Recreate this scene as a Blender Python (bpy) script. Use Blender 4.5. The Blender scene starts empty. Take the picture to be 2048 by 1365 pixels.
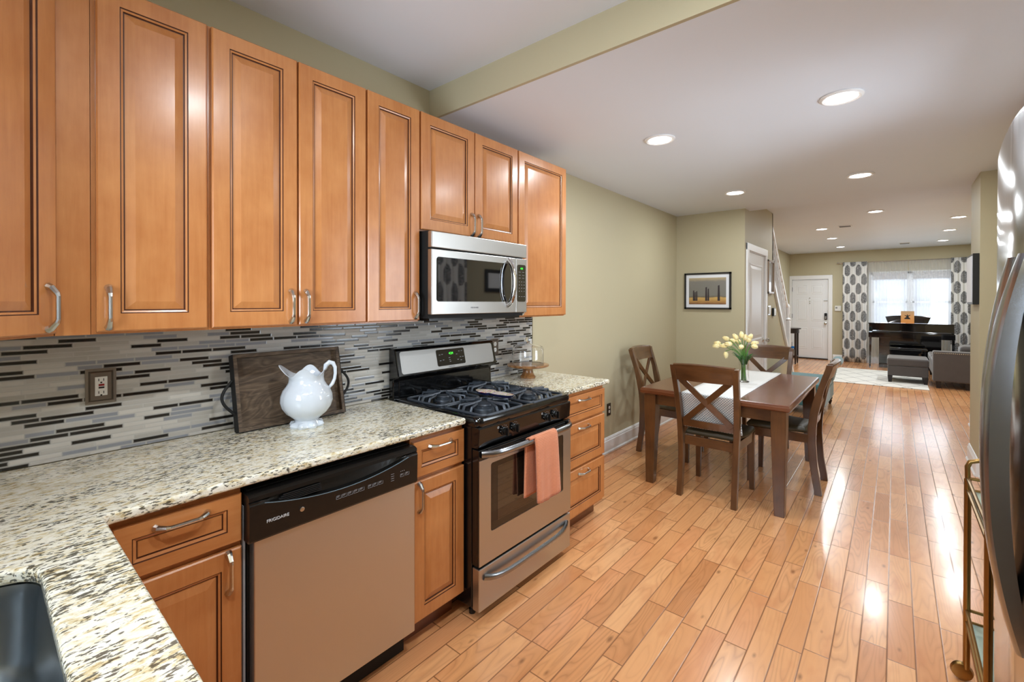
import bpy, bmesh, math, random
from mathutils import Vector, Matrix
random.seed(7)
SC = bpy.context.scene
COL = SC.collection
R = math.radians
PI = math.pi

# ------------------------------------------------------------------ camera
cam_d = bpy.data.cameras.new('camera'); cam = bpy.data.objects.new('camera', cam_d); COL.objects.link(cam)
cam_d.sensor_width = 36.0
cam_d.lens = 36.0 * 909.92 / 2048.0
cam_d.shift_y = -73.34 / 2048.0
cam_d.clip_start = 0.05
cam.location = (2.1437, 0.0, 1.47)
cam.rotation_mode = 'XYZ'
cam.matrix_world = (Matrix.Translation((2.1437, 0, 1.47)) @ Matrix.Rotation(R(40.093), 4, 'Z')
                    @ Matrix.Rotation(R(90 - 0.3358), 4, 'X') @ Matrix.Rotation(R(0.0856), 4, 'Z'))
SC.camera = cam

# ------------------------------------------------------------------ view, world, daylight
SC.view_settings.view_transform = 'Standard'
SC.view_settings.look = 'None'
SC.view_settings.exposure = 0.02
SC.view_settings.gamma = 1.0
SC.view_settings.use_curve_mapping = False
W = bpy.data.worlds.new('overcast'); SC.world = W; W.use_nodes = True
W.node_tree.nodes['Background'].inputs[0].default_value = (0.84, 0.90, 1.0, 1)
W.node_tree.nodes['Background'].inputs[1].default_value = 1.35

def area(name, loc, rot, sx, sy, power, color=(1, 1, 1), shape='RECTANGLE', parent=None, spread=None):
    l = bpy.data.lights.new(name, 'AREA'); l.shape = shape; l.size = sx
    if shape == 'RECTANGLE': l.size_y = sy
    l.energy = power; l.color = color
    if spread: l.spread = spread
    o = bpy.data.objects.new(name, l); COL.objects.link(o)
    o.location = loc; o.rotation_euler = rot
    if parent: o.parent = parent
    return o
# daylight arriving through the three real windows (far wall, kitchen wall behind, right dining wall)
area('daylight_far_window', (2.42, 14.25, 1.5), (R(-90), 0, 0), 1.4, 1.3, 34, (0.78, 0.89, 1.0))
area('daylight_sink_window', (1.10, -0.62, 1.65), (R(90), 0, 0), 1.0, 0.9, 62, (0.74, 0.87, 1.0))
area('daylight_dining_window', (2.98, 3.0, 1.6), (0, R(90), 0), 1.2, 0.9, 36, (0.78, 0.89, 1.0))

LAMP_POWER = 11.0
LOW_Z, HIGH_Z = 2.563, 2.735

# ------------------------------------------------------------------ material helpers
def s2l(c):
    return tuple(((v / 255.0) / 12.92 if v / 255.0 <= 0.04045 else ((v / 255.0 + 0.055) / 1.055) ** 2.4) for v in c)
class NT:
    def __init__(s, name):
        s.m = bpy.data.materials.new(name); s.m.use_nodes = True
        s.t = s.m.node_tree; s.n = s.t.nodes; s.b = s.n['Principled BSDF']
    def new(s, typ, **kw):
        x = s.n.new(typ)
        for k, v in kw.items():
            if hasattr(x, k): setattr(x, k, v)
        return x
    def link(s, a, b): s.t.links.new(a, b)
    def val(s, sock, v):
        if hasattr(v, 'is_output') or isinstance(v, bpy.types.NodeSocket): s.link(v, sock)
        else: sock.default_value = v
    def math(s, op, a, b=None, c=None):
        x = s.new('ShaderNodeMath', operation=op)
        s.val(x.inputs[0], a)
        if b is not None: s.val(x.inputs[1], b)
        if c is not None: s.val(x.inputs[2], c)
        return x.outputs[0]
    def pos(s, obj=True):
        if obj: return s.new('ShaderNodeTexCoord').outputs['Object']
        return s.new('ShaderNodeNewGeometry').outputs['Position']
    def sep(s, v):
        x = s.new('ShaderNodeSeparateXYZ'); s.link(v, x.inputs[0]); return x.outputs
    def comb(s, x, y, z):
        c = s.new('ShaderNodeCombineXYZ'); s.val(c.inputs[0], x); s.val(c.inputs[1], y); s.val(c.inputs[2], z); return c.outputs[0]
    def scale(s, v, sc):
        m = s.new('ShaderNodeMapping'); s.link(v, m.inputs[0]); m.inputs['Scale'].default_value = sc; return m.outputs[0]
    def noise(s, v, scale=5, detail=4, rough=0.5, dist=0.0):
        x = s.new('ShaderNodeTexNoise'); s.link(v, x.inputs['Vector']); x.inputs['Scale'].default_value = scale
        x.inputs['Detail'].default_value = detail; x.inputs['Roughness'].default_value = rough; x.inputs['Distortion'].default_value = dist
        return x.outputs['Fac']
    def ramp(s, fac, stops, interp='LINEAR'):
        x = s.new('ShaderNodeValToRGB'); s.link(fac, x.inputs[0]); x.color_ramp.interpolation = interp
        cr = x.color_ramp
        while len(cr.elements) < len(stops): cr.elements.new(0.5)
        for e, (p, c) in zip(cr.elements, stops):
            e.position = p; e.color = (c[0], c[1], c[2], 1) if len(c) >= 3 else (c[0],) * 3 + (1,)
        return x.outputs[0]
    def mix(s, fac, a, b, mode='MIX'):
        x = s.new('ShaderNodeMix'); x.data_type = 'RGBA'; x.blend_type = mode
        s.val(x.inputs[0], fac)
        s.val(x.inputs[6], a if not isinstance(a, tuple) else (a[0], a[1], a[2], 1))
        s.val(x.inputs[7], b if not isinstance(b, tuple) else (b[0], b[1], b[2], 1))
        return x.outputs[2]
    def bump(s, h, strength=0.2, dist=0.01):
        x = s.new('ShaderNodeBump'); s.link(h, x.inputs['Height']); x.inputs['Strength'].default_value = strength
        x.inputs['Distance'].default_value = dist; s.link(x.outputs[0], s.b.inputs['Normal'])
    def set(s, **kw):
        for k, v in kw.items():
            k = {'base': 'Base Color', 'rough': 'Roughness', 'metal': 'Metallic', 'spec': 'Specular IOR Level', 'coat': 'Coat Weight',
                 'coatr': 'Coat Roughness', 'trans': 'Transmission Weight', 'ior': 'IOR', 'sheen': 'Sheen Weight', 'alpha': 'Alpha',
                 'aniso': 'Anisotropic', 'ecol': 'Emission Color', 'estr': 'Emission Strength'}.get(k, k)
            if isinstance(v, tuple) and len(v) == 3: v = (*v, 1)
            s.val(s.b.inputs[k], v)
        return s
_M = {}
def plain(name, rgb, rough=0.5, metal=0.0, coat=0.0, mott=0.0, **kw):
    """slightly mottled procedural paint / plastic / metal"""
    if name in _M: return _M[name]
    t = NT(name); c = s2l(rgb)
    if mott > 0:
        n = t.noise(t.pos(), 9, 3)
        col = t.mix(n, tuple(x * (1 - mott) for x in c), tuple(min(1, x * (1 + mott)) for x in c))
        t.set(base=col)
    else: t.set(base=c)
    t.set(rough=rough, metal=metal, coat=coat, **kw)
    _M[name] = t.m
    return t.m

def wood(name, c1, c2, axis='z', rough=0.3, coat=0.3, grain=1.0, blot=0.5):
    t = NT(name); p = t.pos()
    st = {'z': (1, 1, 0.07), 'y': (1, 0.07, 1), 'x': (0.07, 1, 1)}[axis]
    g = t.noise(t.scale(p, st), 60, 5, 0.6, 0.4)
    big = t.noise(p, 5.0, 3, 0.55)
    bl = t.noise(t.scale(p, tuple(0.5 + 0.5 * q for q in st)), 14, 4, 0.6)
    f = t.math('ADD', t.math('MULTIPLY', g, 0.35 * grain), t.math('ADD', t.math('MULTIPLY', big, blot), t.math('MULTIPLY', bl, 0.35)))
    f = t.math('SUBTRACT', f, 0.1 + 0.175 * grain * 0.5)
    col = t.ramp(f, [(0.22, s2l(c1)), (0.75, s2l(c2))])
    t.set(base=col, rough=rough, coat=coat, coatr=0.18)
    t.bump(g, 0.04, 0.002)
    return t.m

def wall_paint(name, rgb):
    t = NT(name); p = t.pos(False)
    n = t.noise(p, 1.2, 2); f = t.noise(p, 220, 2)
    c = s2l(rgb)
    t.set(base=t.mix(n, tuple(x * 0.97 for x in c), tuple(x * 1.03 for x in c)), rough=0.55, spec=0.3)
    t.bump(f, 0.06, 0.002)
    return t.m

M = {}
M['wall'] = wall_paint('olive_wall_paint', (190, 180, 150))
M['ceiling'] = wall_paint('white_ceiling_paint', (228, 234, 243))
M['trim'] = plain('white_trim_paint', (240, 240, 240), 0.32)
M['white_door'] = plain('white_door_paint', (240, 241, 243), 0.35)
M['maple'] = wood('glazed_maple', (176, 108, 56), (214, 150, 92), 'z')
M['maple_h'] = wood('glazed_maple_horizontal', (176, 108, 56), (214, 150, 92), 'y')
M['glaze'] = plain('dark_glaze_line', (78, 38, 18), 0.4)
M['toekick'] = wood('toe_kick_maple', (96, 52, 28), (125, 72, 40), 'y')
M['dark_wood'] = wood('walnut_stain', (66, 41, 21), (118, 78, 43), 'z', 0.28, 0.35)
M['dark_wood_h'] = wood('walnut_stain_cross', (66, 41, 21), (118, 78, 43), 'x', 0.28, 0.35)
M['table_wood'] = wood('walnut_table_top', (88, 48, 28), (128, 76, 46), 'x', 0.22, 0.4)
M['espresso'] = plain('espresso_wood', (38, 26, 24), 0.3, coat=0.3, mott=0.2)
M['leather'] = plain('dark_olive_leather', (68, 59, 39), 0.42, mott=0.25)
M['nickel'] = plain('brushed_nickel', (205, 203, 198), 0.22, 1.0)
M['chrome'] = plain('chrome', (215, 215, 220), 0.08, 1.0)
M['black_gloss'] = plain('black_enamel', (10, 10, 11), 0.12, coat=0.4)
M['black_plastic'] = plain('black_plastic', (14, 13, 12), 0.3)
M['black_matte'] = plain('black_matte', (12, 12, 12), 0.7)
M['iron'] = plain('cast_iron', (66, 72, 80), 0.4, 0.3)
M['dark_glass'] = plain('dark_oven_glass', (30, 24, 18), 0.05, coat=1.0)
M['mw_glass'] = plain('dark_microwave_glass', (8, 9, 12), 0.04, coat=1.0, spec=0.8)
M['ceramic'] = plain('white_ceramic', (206, 212, 219), 0.08, coat=0.6)
M['white_plastic'] = plain('white_plastic', (232, 230, 224), 0.3)
M['bronze'] = plain('brushed_bronze_plate', (128, 118, 108), 0.35, 0.8)
M['dark_bronze'] = plain('dark_bronze_plate', (70, 60, 48), 0.4, 0.7)
M['brass'] = plain('antique_brass', (150, 118, 70), 0.3, 1.0)
M['piano'] = plain('piano_lacquer', (10, 10, 13), 0.07, coat=1.0)
M['green_led'] = plain('green_display', (10, 90, 20), 0.4, estr=2.2, ecol=s2l((70, 255, 60)))
M['print_white'] = plain('white_print', (205, 205, 205), 0.5)
M['print_grey'] = plain('grey_print', (140, 140, 142), 0.5)
M['red'] = plain('red_plastic', (150, 30, 25), 0.4)
M['blue'] = plain('blue_plastic', (20, 120, 200), 0.3)
M['mat_board'] = plain('white_mat_board', (232, 234, 238), 0.6)
M['black_frame'] = plain('black_frame_wood', (20, 19, 16), 0.35)
M['hinge'] = plain('dark_hinge_metal', (70, 66, 60), 0.4, 0.7)
M['sofa'] = plain('charcoal_microfibre', (78, 72, 70), 0.85, mott=0.12, sheen=0.4)
M['sofa_leg'] = plain('dark_sofa_leg', (28, 22, 22), 0.4)
M['teal'] = plain('teal_velvet', (64, 120, 128), 0.8, mott=0.1, sheen=0.4)
M['shade'] = plain('white_window_shade', (222, 222, 226), 0.8)
M['rubber'] = plain('black_rubber', (20, 20, 20), 0.6)

def steel(name, rgb, axis, rough=0.28):
    t = NT(name); p = t.pos(False)
    st = {'y': (400, 3, 400), 'z': (400, 400, 3)}[axis]
    n = t.noise(t.scale(p, st), 1, 3)
    t.set(base=s2l(rgb), metal=1.0, rough=t.math('ADD', t.math('MULTIPLY', n, 0.08), rough - 0.04))
    return t.m
M['steel'] = steel('brushed_stainless', (190, 188, 184), 'y', 0.34)
M['steel_guard'] = steel('brushed_guard_steel', (160, 158, 154), 'y', 0.46)
M['steel_dw'] = steel('brushed_stainless_panel', (206, 202, 196), 'z', 0.42)
M['steel_fridge'] = steel('fridge_stainless', (190, 190, 190), 'z', 0.16)
M['steel_handle'] = plain('satin_handle_steel', (150, 152, 156), 0.24, 1.0)
M['sink_steel'] = steel('sink_stainless', (150, 158, 164), 'z', 0.3)

def glass(name, tint=(1, 1, 1), rough=0.0, ior=1.45):
    t = NT(name); t.set(base=tint, trans=1.0, rough=rough, ior=ior)
    # thin panes let light through straight
    return t.m
M['glass'] = glass('clear_glass')
M['water'] = glass('vase_water', (0.93, 0.97, 0.93), 0.0, 1.33)

def lens():
    t = NT('downlight_lens'); t.set(base=(1, 1, 1), estr=14.0, ecol=(1.0, 0.97, 0.93)); return t.m
M['lens'] = lens()

# ---- oak strip floor, planks along Y, 9 cm wide
def floor_mat():
    t = NT('oak_strip_floor'); x, y, z = t.sep(t.pos(False))
    u = t.math('DIVIDE', t.math('SUBTRACT', x, 2.095 - 0.09 * 60), 0.0905)
    row = t.math('FLOOR', u); fr = t.math('SUBTRACT', u, row)
    e = t.math('MULTIPLY', t.math('MINIMUM', fr, t.math('SUBTRACT', 1.0, fr)), 0.0905)
    wv = t.math('ADD', t.math('DIVIDE', y, 0.52), t.math('MULTIPLY', row, 37.17))
    v = t.new('ShaderNodeTexVoronoi', voronoi_dimensions='1D', feature='F1'); v.inputs['Scale'].default_value = 1; v.inputs['Randomness'].default_value = 0.85
    t.link(wv, v.inputs['W'])
    vd = t.new('ShaderNodeTexVoronoi', voronoi_dimensions='1D', feature='DISTANCE_TO_EDGE'); vd.inputs['Scale'].default_value = 1; vd.inputs['Randomness'].default_value = 0.85
    t.link(wv, vd.inputs['W'])
    ed = t.math('MULTIPLY', vd.outputs['Distance'], 0.52)
    seam = t.math('MINIMUM', e, ed)
    rnd = t.sep(v.outputs['Color'])
    tint = t.ramp(rnd[0], [(0.0, s2l((204, 138, 88))), (0.12, s2l((222, 156, 102))), (0.45, s2l((234, 170, 114))), (0.8, s2l((240, 180, 126))), (1.0, s2l((228, 158, 106)))])
    # grain: cathedral rings cut from stretched noise
    px = t.math('ADD', t.math('MULTIPLY', x, 9.0), t.math('MULTIPLY', rnd[1], 40.0))
    py = t.math('ADD', t.math('MULTIPLY', y, 1.15), t.math('MULTIPLY', rnd[2], 60.0))
    vec = t.comb(px, py, t.math('MULTIPLY', rnd[0], 9.0))
    n = t.noise(vec, 1.0, 1.5, 0.45, 0.25)
    rings = t.math('ABSOLUTE', t.math('SUBTRACT', t.math('FRACT', t.math('MULTIPLY', n, 17.0)), 0.5))
    rl = t.ramp(rings, [(0.0, (0.0, 0, 0)), (0.13, (0.6, 0.6, 0.6)), (0.5, (1, 1, 1))])
    fine = t.noise(t.comb(t.math('MULTIPLY', x, 260.0), t.math('MULTIPLY', y, 9.0), 0.0), 1.0, 3, 0.6)
    strength = t.math('MULTIPLY', rnd[1], 0.30)
    col = t.mix(t.math('MULTIPLY', t.math('SUBTRACT', 1.0, rl), t.math('ADD', strength, 0.08)), tint, s2l((120, 70, 38)))
    col = t.mix(t.math('MULTIPLY', fine, 0.14), col, s2l((170, 108, 64)))
    # small knots
    kn = t.new('ShaderNodeTexVoronoi', voronoi_dimensions='2D', feature='F1'); kn.inputs['Scale'].default_value = 1.0
    t.link(t.comb(t.math('MULTIPLY', x, 4.0), t.math('MULTIPLY', y, 1.7), 0.0), kn.inputs['Vector'])
    kd = t.math('ADD', kn.outputs['Distance'], t.math('MULTIPLY', t.math('SUBTRACT', n, 0.5), 0.10))
    km = t.ramp(kd, [(0.0, (1, 1, 1)), (0.012, (0.7, 0.7, 0.7)), (0.04, (0, 0, 0))])
    col = t.mix(t.math('MULTIPLY', km, 0.6), col, s2l((84, 44, 22)))
    sm = t.ramp(seam, [(0.0, (0, 0, 0)), (0.0006, (0, 0, 0)), (0.0017, (1, 1, 1))])
    blot = t.noise(t.comb(t.math('MULTIPLY', x, 9.0), t.math('MULTIPLY', y, 3.0), t.math('MULTIPLY', rnd[1], 20.0)), 1.0, 3, 0.55)
    col = t.mix(t.ramp(blot, [(0.52, (0, 0, 0)), (0.75, (0.55, 0.55, 0.55))]), col, s2l((196, 122, 74)))
    col = t.mix(sm, s2l((112, 66, 38)), col)
    t.set(base=col, rough=t.math('ADD', t.math('MULTIPLY', fine, 0.10), 0.20), coat=0.35, coatr=0.12, spec=0.5)
    h = t.math('ADD', t.math('MULTIPLY', t.ramp(seam, [(0.0, (0, 0, 0)), (0.004, (1, 1, 1))]), 1.0), t.math('MULTIPLY', fine, 0.05))
    h = t.math('ADD', h, t.math('MULTIPLY', rnd[2], 0.15))
    t.bump(h, 0.35, 0.0015)
    return t.m
M['floor'] = floor_mat()

# ---- granite
def granite_mat():
    t = NT('speckled_granite'); p = t.pos(False)
    a = t.noise(t.scale(p, (1.0, 0.38, 1.0)), 150, 4, 0.6, 0.4)
    b = t.noise(t.scale(p, (1.0, 0.42, 1.0)), 85, 5, 0.65, 0.5)
    c = t.noise(t.scale(p, (1.0, 0.5, 1.0)), 9, 3, 0.5)
    base = t.ramp(b, [(0.30, s2l((160, 136, 92))), (0.40, s2l((208, 192, 152))), (0.48, s2l((226, 220, 198))), (0.62, s2l((238, 235, 222)))])
    thr = t.math('ADD', a, t.math('MULTIPLY', t.math('SUBTRACT', c, 0.5), 0.35))
    fl = t.ramp(thr, [(0.40, (1, 1, 1)), (0.46, (0, 0, 0))])
    col = t.mix(t.math('MULTIPLY', fl, 0.9), base, s2l((58, 55, 44)))
    d = t.noise(t.scale(p, (1.0, 0.5, 1.0)), 70, 3, 0.5)
    rd = t.ramp(d, [(0.68, (0, 0, 0)), (0.76, (1, 1, 1))])
    col = t.mix(t.math('MULTIPLY', rd, 0.6), col, s2l((140, 86, 48)))
    t.set(base=col, rough=0.14, coat=0.3, coatr=0.05)
    return t.m
M['granite'] = granite_mat()

# ---- linear mosaic backsplash: 16 mm rows, random-length pieces
def mosaic_mat():
    t = NT('linear_mosaic_tile'); x, y, z = t.sep(t.pos(False))
    u = t.math('DIVIDE', z, 0.0158); row = t.math('FLOOR', u); fr = t.math('SUBTRACT', u, row)
    e = t.math('MULTIPLY', t.math('MINIMUM', fr, t.math('SUBTRACT', 1.0, fr)), 0.0158)
    wv = t.math('ADD', t.math('DIVIDE', y, 0.105), t.math('MULTIPLY', row, 13.37))
    outs = []
    for f in ('F1', 'DISTANCE_TO_EDGE'):
        v = t.new('ShaderNodeTexVoronoi', voronoi_dimensions='1D', feature=f); v.inputs['Scale'].default_value = 1; v.inputs['Randomness'].default_value = 0.9
        t.link(wv, v.inputs['W']); outs.append(v)
    rnd = t.sep(outs[0].outputs['Color'])
    ed = t.math('MULTIPLY', outs[1].outputs['Distance'], 0.105)
    seam = t.math('MINIMUM', e, ed)
    tile = t.ramp(rnd[0], [(0.0, s2l((34, 31, 28))), (0.32, s2l((144, 147, 153))), (0.50, s2l((178, 174, 166))), (0.74, s2l((196, 192, 184)))], 'CONSTANT')
    streak = t.noise(t.comb(t.math('MULTIPLY', y, 60.0), t.math('MULTIPLY', z, 400.0), t.math('MULTIPLY', rnd[1], 30.0)), 1.0, 3)
    var = t.math('ADD', 0.86, t.math('ADD', t.math('MULTIPLY', rnd[2], 0.14), t.math('MULTIPLY', streak, 0.14)))
    sc = t.new('ShaderNodeVectorMath', operation='SCALE'); t.link(tile, sc.inputs[0]); t.link(var, sc.inputs['Scale'])
    sm = t.ramp(seam, [(0.0, (0, 0, 0)), (0.0007, (0, 0, 0)), (0.0013, (1, 1, 1))])
    t.set(base=t.mix(sm, s2l((186, 184, 178)), sc.outputs[0]))
    isglass = t.math('LESS_THAN', rnd[0], 0.5)
    t.set(rough=t.math('SUBTRACT', 0.42, t.math('MULTIPLY', isglass, 0.27)))
    t.bump(sm, 0.5, 0.001)
    return t.m
M['mosaic'] = mosaic_mat()

# ---- damask curtain cloth: a = axis running along the wall
def damask_mat(name, a):
    t = NT(name); s = t.sep(t.pos(False)); w = s['XYZ'.index(a)]; z = s[2]
    cu = t.math('DIVIDE', w, 0.108); ci = t.math('FLOOR', cu); du = t.math('SUBTRACT', t.math('SUBTRACT', cu, ci), 0.5)
    par = t.math('MODULO', t.math('ABSOLUTE', ci), 2.0)
    rv = t.math('ADD', t.math('DIVIDE', z, 0.45), t.math('MULTIPLY', par, 0.5)); dv = t.math('SUBTRACT', t.math('FRACT', rv), 0.5)
    wid = t.math('SUBTRACT', 0.58, t.math('MULTIPLY', dv, 0.34))
    nn = t.noise(t.comb(w, 0.0, z), 60, 2)
    wob = t.math('MULTIPLY', t.math('SUBTRACT', nn, 0.5), 0.7)
    r = t.math('ADD', t.math('POWER', t.math('DIVIDE', du, wid), 2.0), t.math('POWER', t.math('DIVIDE', dv, 0.31), 2.0))
    ins = t.math('LESS_THAN', t.math('ADD', r, wob), 0.95)
    lace = t.noise(t.comb(w, 0.0, z), 95, 2, 0.5, 1.0)
    hol = t.math('GREATER_THAN', t.math('ABSOLUTE', t.math('SUBTRACT', lace, 0.5)), 0.032)
    f = t.math('MULTIPLY', ins, hol)
    t.set(base=t.mix(f, s2l((226, 224, 220)), s2l((38, 40, 50))), rough=0.85)
    return t.m
M['damask_x'] = damask_mat('damask_curtain_cloth', 'X')
M['damask_y'] = damask_mat('damask_curtain_cloth_side', 'Y')
def sheer_mat():
    t = NT('sheer_voile'); n = t.n
    tr = t.new('ShaderNodeBsdfTransparent'); tl = t.new('ShaderNodeBsdfTranslucent'); df = t.new('ShaderNodeBsdfDiffuse')
    tl.inputs[0].default_value = (0.82, 0.84, 0.87, 1); df.inputs[0].default_value = (0.88, 0.88, 0.90, 1)
    m1 = t.new('ShaderNodeMixShader'); m1.inputs[0].default_value = 0.5; t.link(tl.outputs[0], m1.inputs[1]); t.link(df.outputs[0], m1.inputs[2])
    m2 = t.new('ShaderNodeMixShader'); m2.inputs[0].default_value = 0.55; t.link(tr.outputs[0], m2.inputs[1]); t.link(m1.outputs[0], m2.inputs[2])
    t.link(m2.outputs[0], n['Material Output'].inputs[0])
    return t.m
M['sheer'] = sheer_mat()

def cloth_weave(name, c1, c2, s=160.0, rough=0.9, diag=False):
    t = NT(name); x, y, z = t.sep(t.pos())
    v = t.math('SUBTRACT', y, z)
    if diag:
        x, v = t.math('ADD', y, z), t.math('SUBTRACT', y, z)
    a = t.math('SINE', t.math('MULTIPLY', x, s)); b = t.math('SINE', t.math('MULTIPLY', v, s))
    f = t.math('ADD', t.math('MULTIPLY', t.math('MULTIPLY', a, b), 0.5), 0.5)
    t.set(base=t.mix(f, s2l(c1), s2l(c2)), rough=rough, sheen=0.2)
    t.bump(f, 0.6, 0.003)
    return t.m
M['towel'] = cloth_weave('terracotta_waffle_towel', (196, 116, 78), (230, 152, 112), 420, diag=True)
M['runner'] = cloth_weave('white_waffle_runner', (212, 212, 210), (240, 239, 236), 330)
def stripe_runner():
    t = NT('blue_grey_basketweave'); x, y, z = t.sep(t.pos())
    a = t.math('SINE', t.math('MULTIPLY', x, 330.0)); b = t.math('SINE', t.math('MULTIPLY', z, 330.0))
    f = t.math('ADD', t.math('MULTIPLY', t.math('MULTIPLY', a, b), 0.7), 0.5)
    t.set(base=t.mix(f, s2l((128, 136, 142)), s2l((236, 234, 230))), rough=0.9); t.bump(f, 0.5, 0.003)
    return t.m
M['runner_hang'] = stripe_runner()

def rug_mat():
    t = NT('ivory_trellis_rug'); x, y, z = t.sep(t.pos(False)); p = t.pos(False)
    wob = t.math('MULTIPLY', t.math('SUBTRACT', t.noise(p, 6, 2), 0.5), 0.10)
    a = t.math('ADD', t.math('ADD', t.math('MULTIPLY', x, 2.6), t.math('MULTIPLY', y, 1.5)), wob)
    b = t.math('ADD', t.math('SUBTRACT', t.math('MULTIPLY', x, 2.6), t.math('MULTIPLY', y, 1.5)), wob)
    l = []
    for q in (a, b):
        fr = t.math('ABSOLUTE', t.math('SUBTRACT', t.math('FRACT', q), 0.5)); l.append(fr)
    m = t.math('MINIMUM', l[0], l[1])
    f = t.ramp(m, [(0.0, (1, 1, 1)), (0.045, (0, 0, 0))])
    t.set(base=t.mix(t.math('MULTIPLY', f, 0.8), s2l((226, 223, 216)), s2l((96, 92, 90))), rough=0.95)
    t.bump(t.noise(p, 300, 2), 0.4, 0.004)
    return t.m
M['rug'] = rug_mat()

def tray_mat():
    t = NT('weathered_plank'); p = t.pos()
    g = t.noise(t.scale(p, (1, 0.12, 1)), 70, 5, 0.65, 1.2)
    rr = t.noise(t.scale(p, (1, 0.35, 1)), 9, 2, 0.5, 1.5)
    rings = t.math('ABSOLUTE', t.math('SUBTRACT', t.math('FRACT', t.math('MULTIPLY', rr, 9.0)), 0.5))
    f = t.math('ADD', t.math('MULTIPLY', g, 0.6), t.math('MULTIPLY', rings, 0.5))
    t.set(base=t.ramp(f, [(0.2, s2l((58, 44, 32))), (0.5, s2l((98, 80, 62))), (0.8, s2l((134, 116, 94)))]), rough=0.6)
    t.bump(g, 0.15, 0.002)
    return t.m
M['plank'] = tray_mat()
def slice_mat():
    t = NT('acacia_slice'); p = t.pos()
    n = t.noise(t.scale(p, (1, 0.3, 1)), 24, 4, 0.55, 1.0)
    t.set(base=t.ramp(n, [(0.25, s2l((78, 46, 22))), (0.5, s2l((148, 100, 56))), (0.8, s2l((196, 154, 104)))]), rough=0.3, coat=0.3)
    return t.m
M['acacia'] = slice_mat()
def spoon_mat():
    t = NT('painted_spoon_rest'); p = t.pos(); n = t.noise(p, 34, 3, 0.6, 1.0)
    t.set(base=t.ramp(n, [(0.40, s2l((190, 60, 40))), (0.45, s2l((225, 215, 205))), (0.5, s2l((232, 226, 190))), (0.55, s2l((178, 180, 80))), (0.61, s2l((215, 190, 215)))]), rough=0.1, coat=0.6)
    return t.m
M['spoon'] = spoon_mat()
def petal_mat():
    t = NT('cream_tulip_petal'); p = t.pos(); n = t.noise(t.scale(p, (1, 1, 0.2)), 120, 2)
    t.set(base=t.ramp(n, [(0.3, s2l((236, 208, 120))), (0.7, s2l((250, 240, 196)))]), rough=0.5, sheen=0.2)
    return t.m
M['petal'] = petal_mat()
M['stem'] = plain('tulip_stem_green', (92, 140, 60), 0.5, mott=0.3)
M['leaf'] = plain('tulip_leaf_green', (52, 104, 40), 0.5, mott=0.3)
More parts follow.
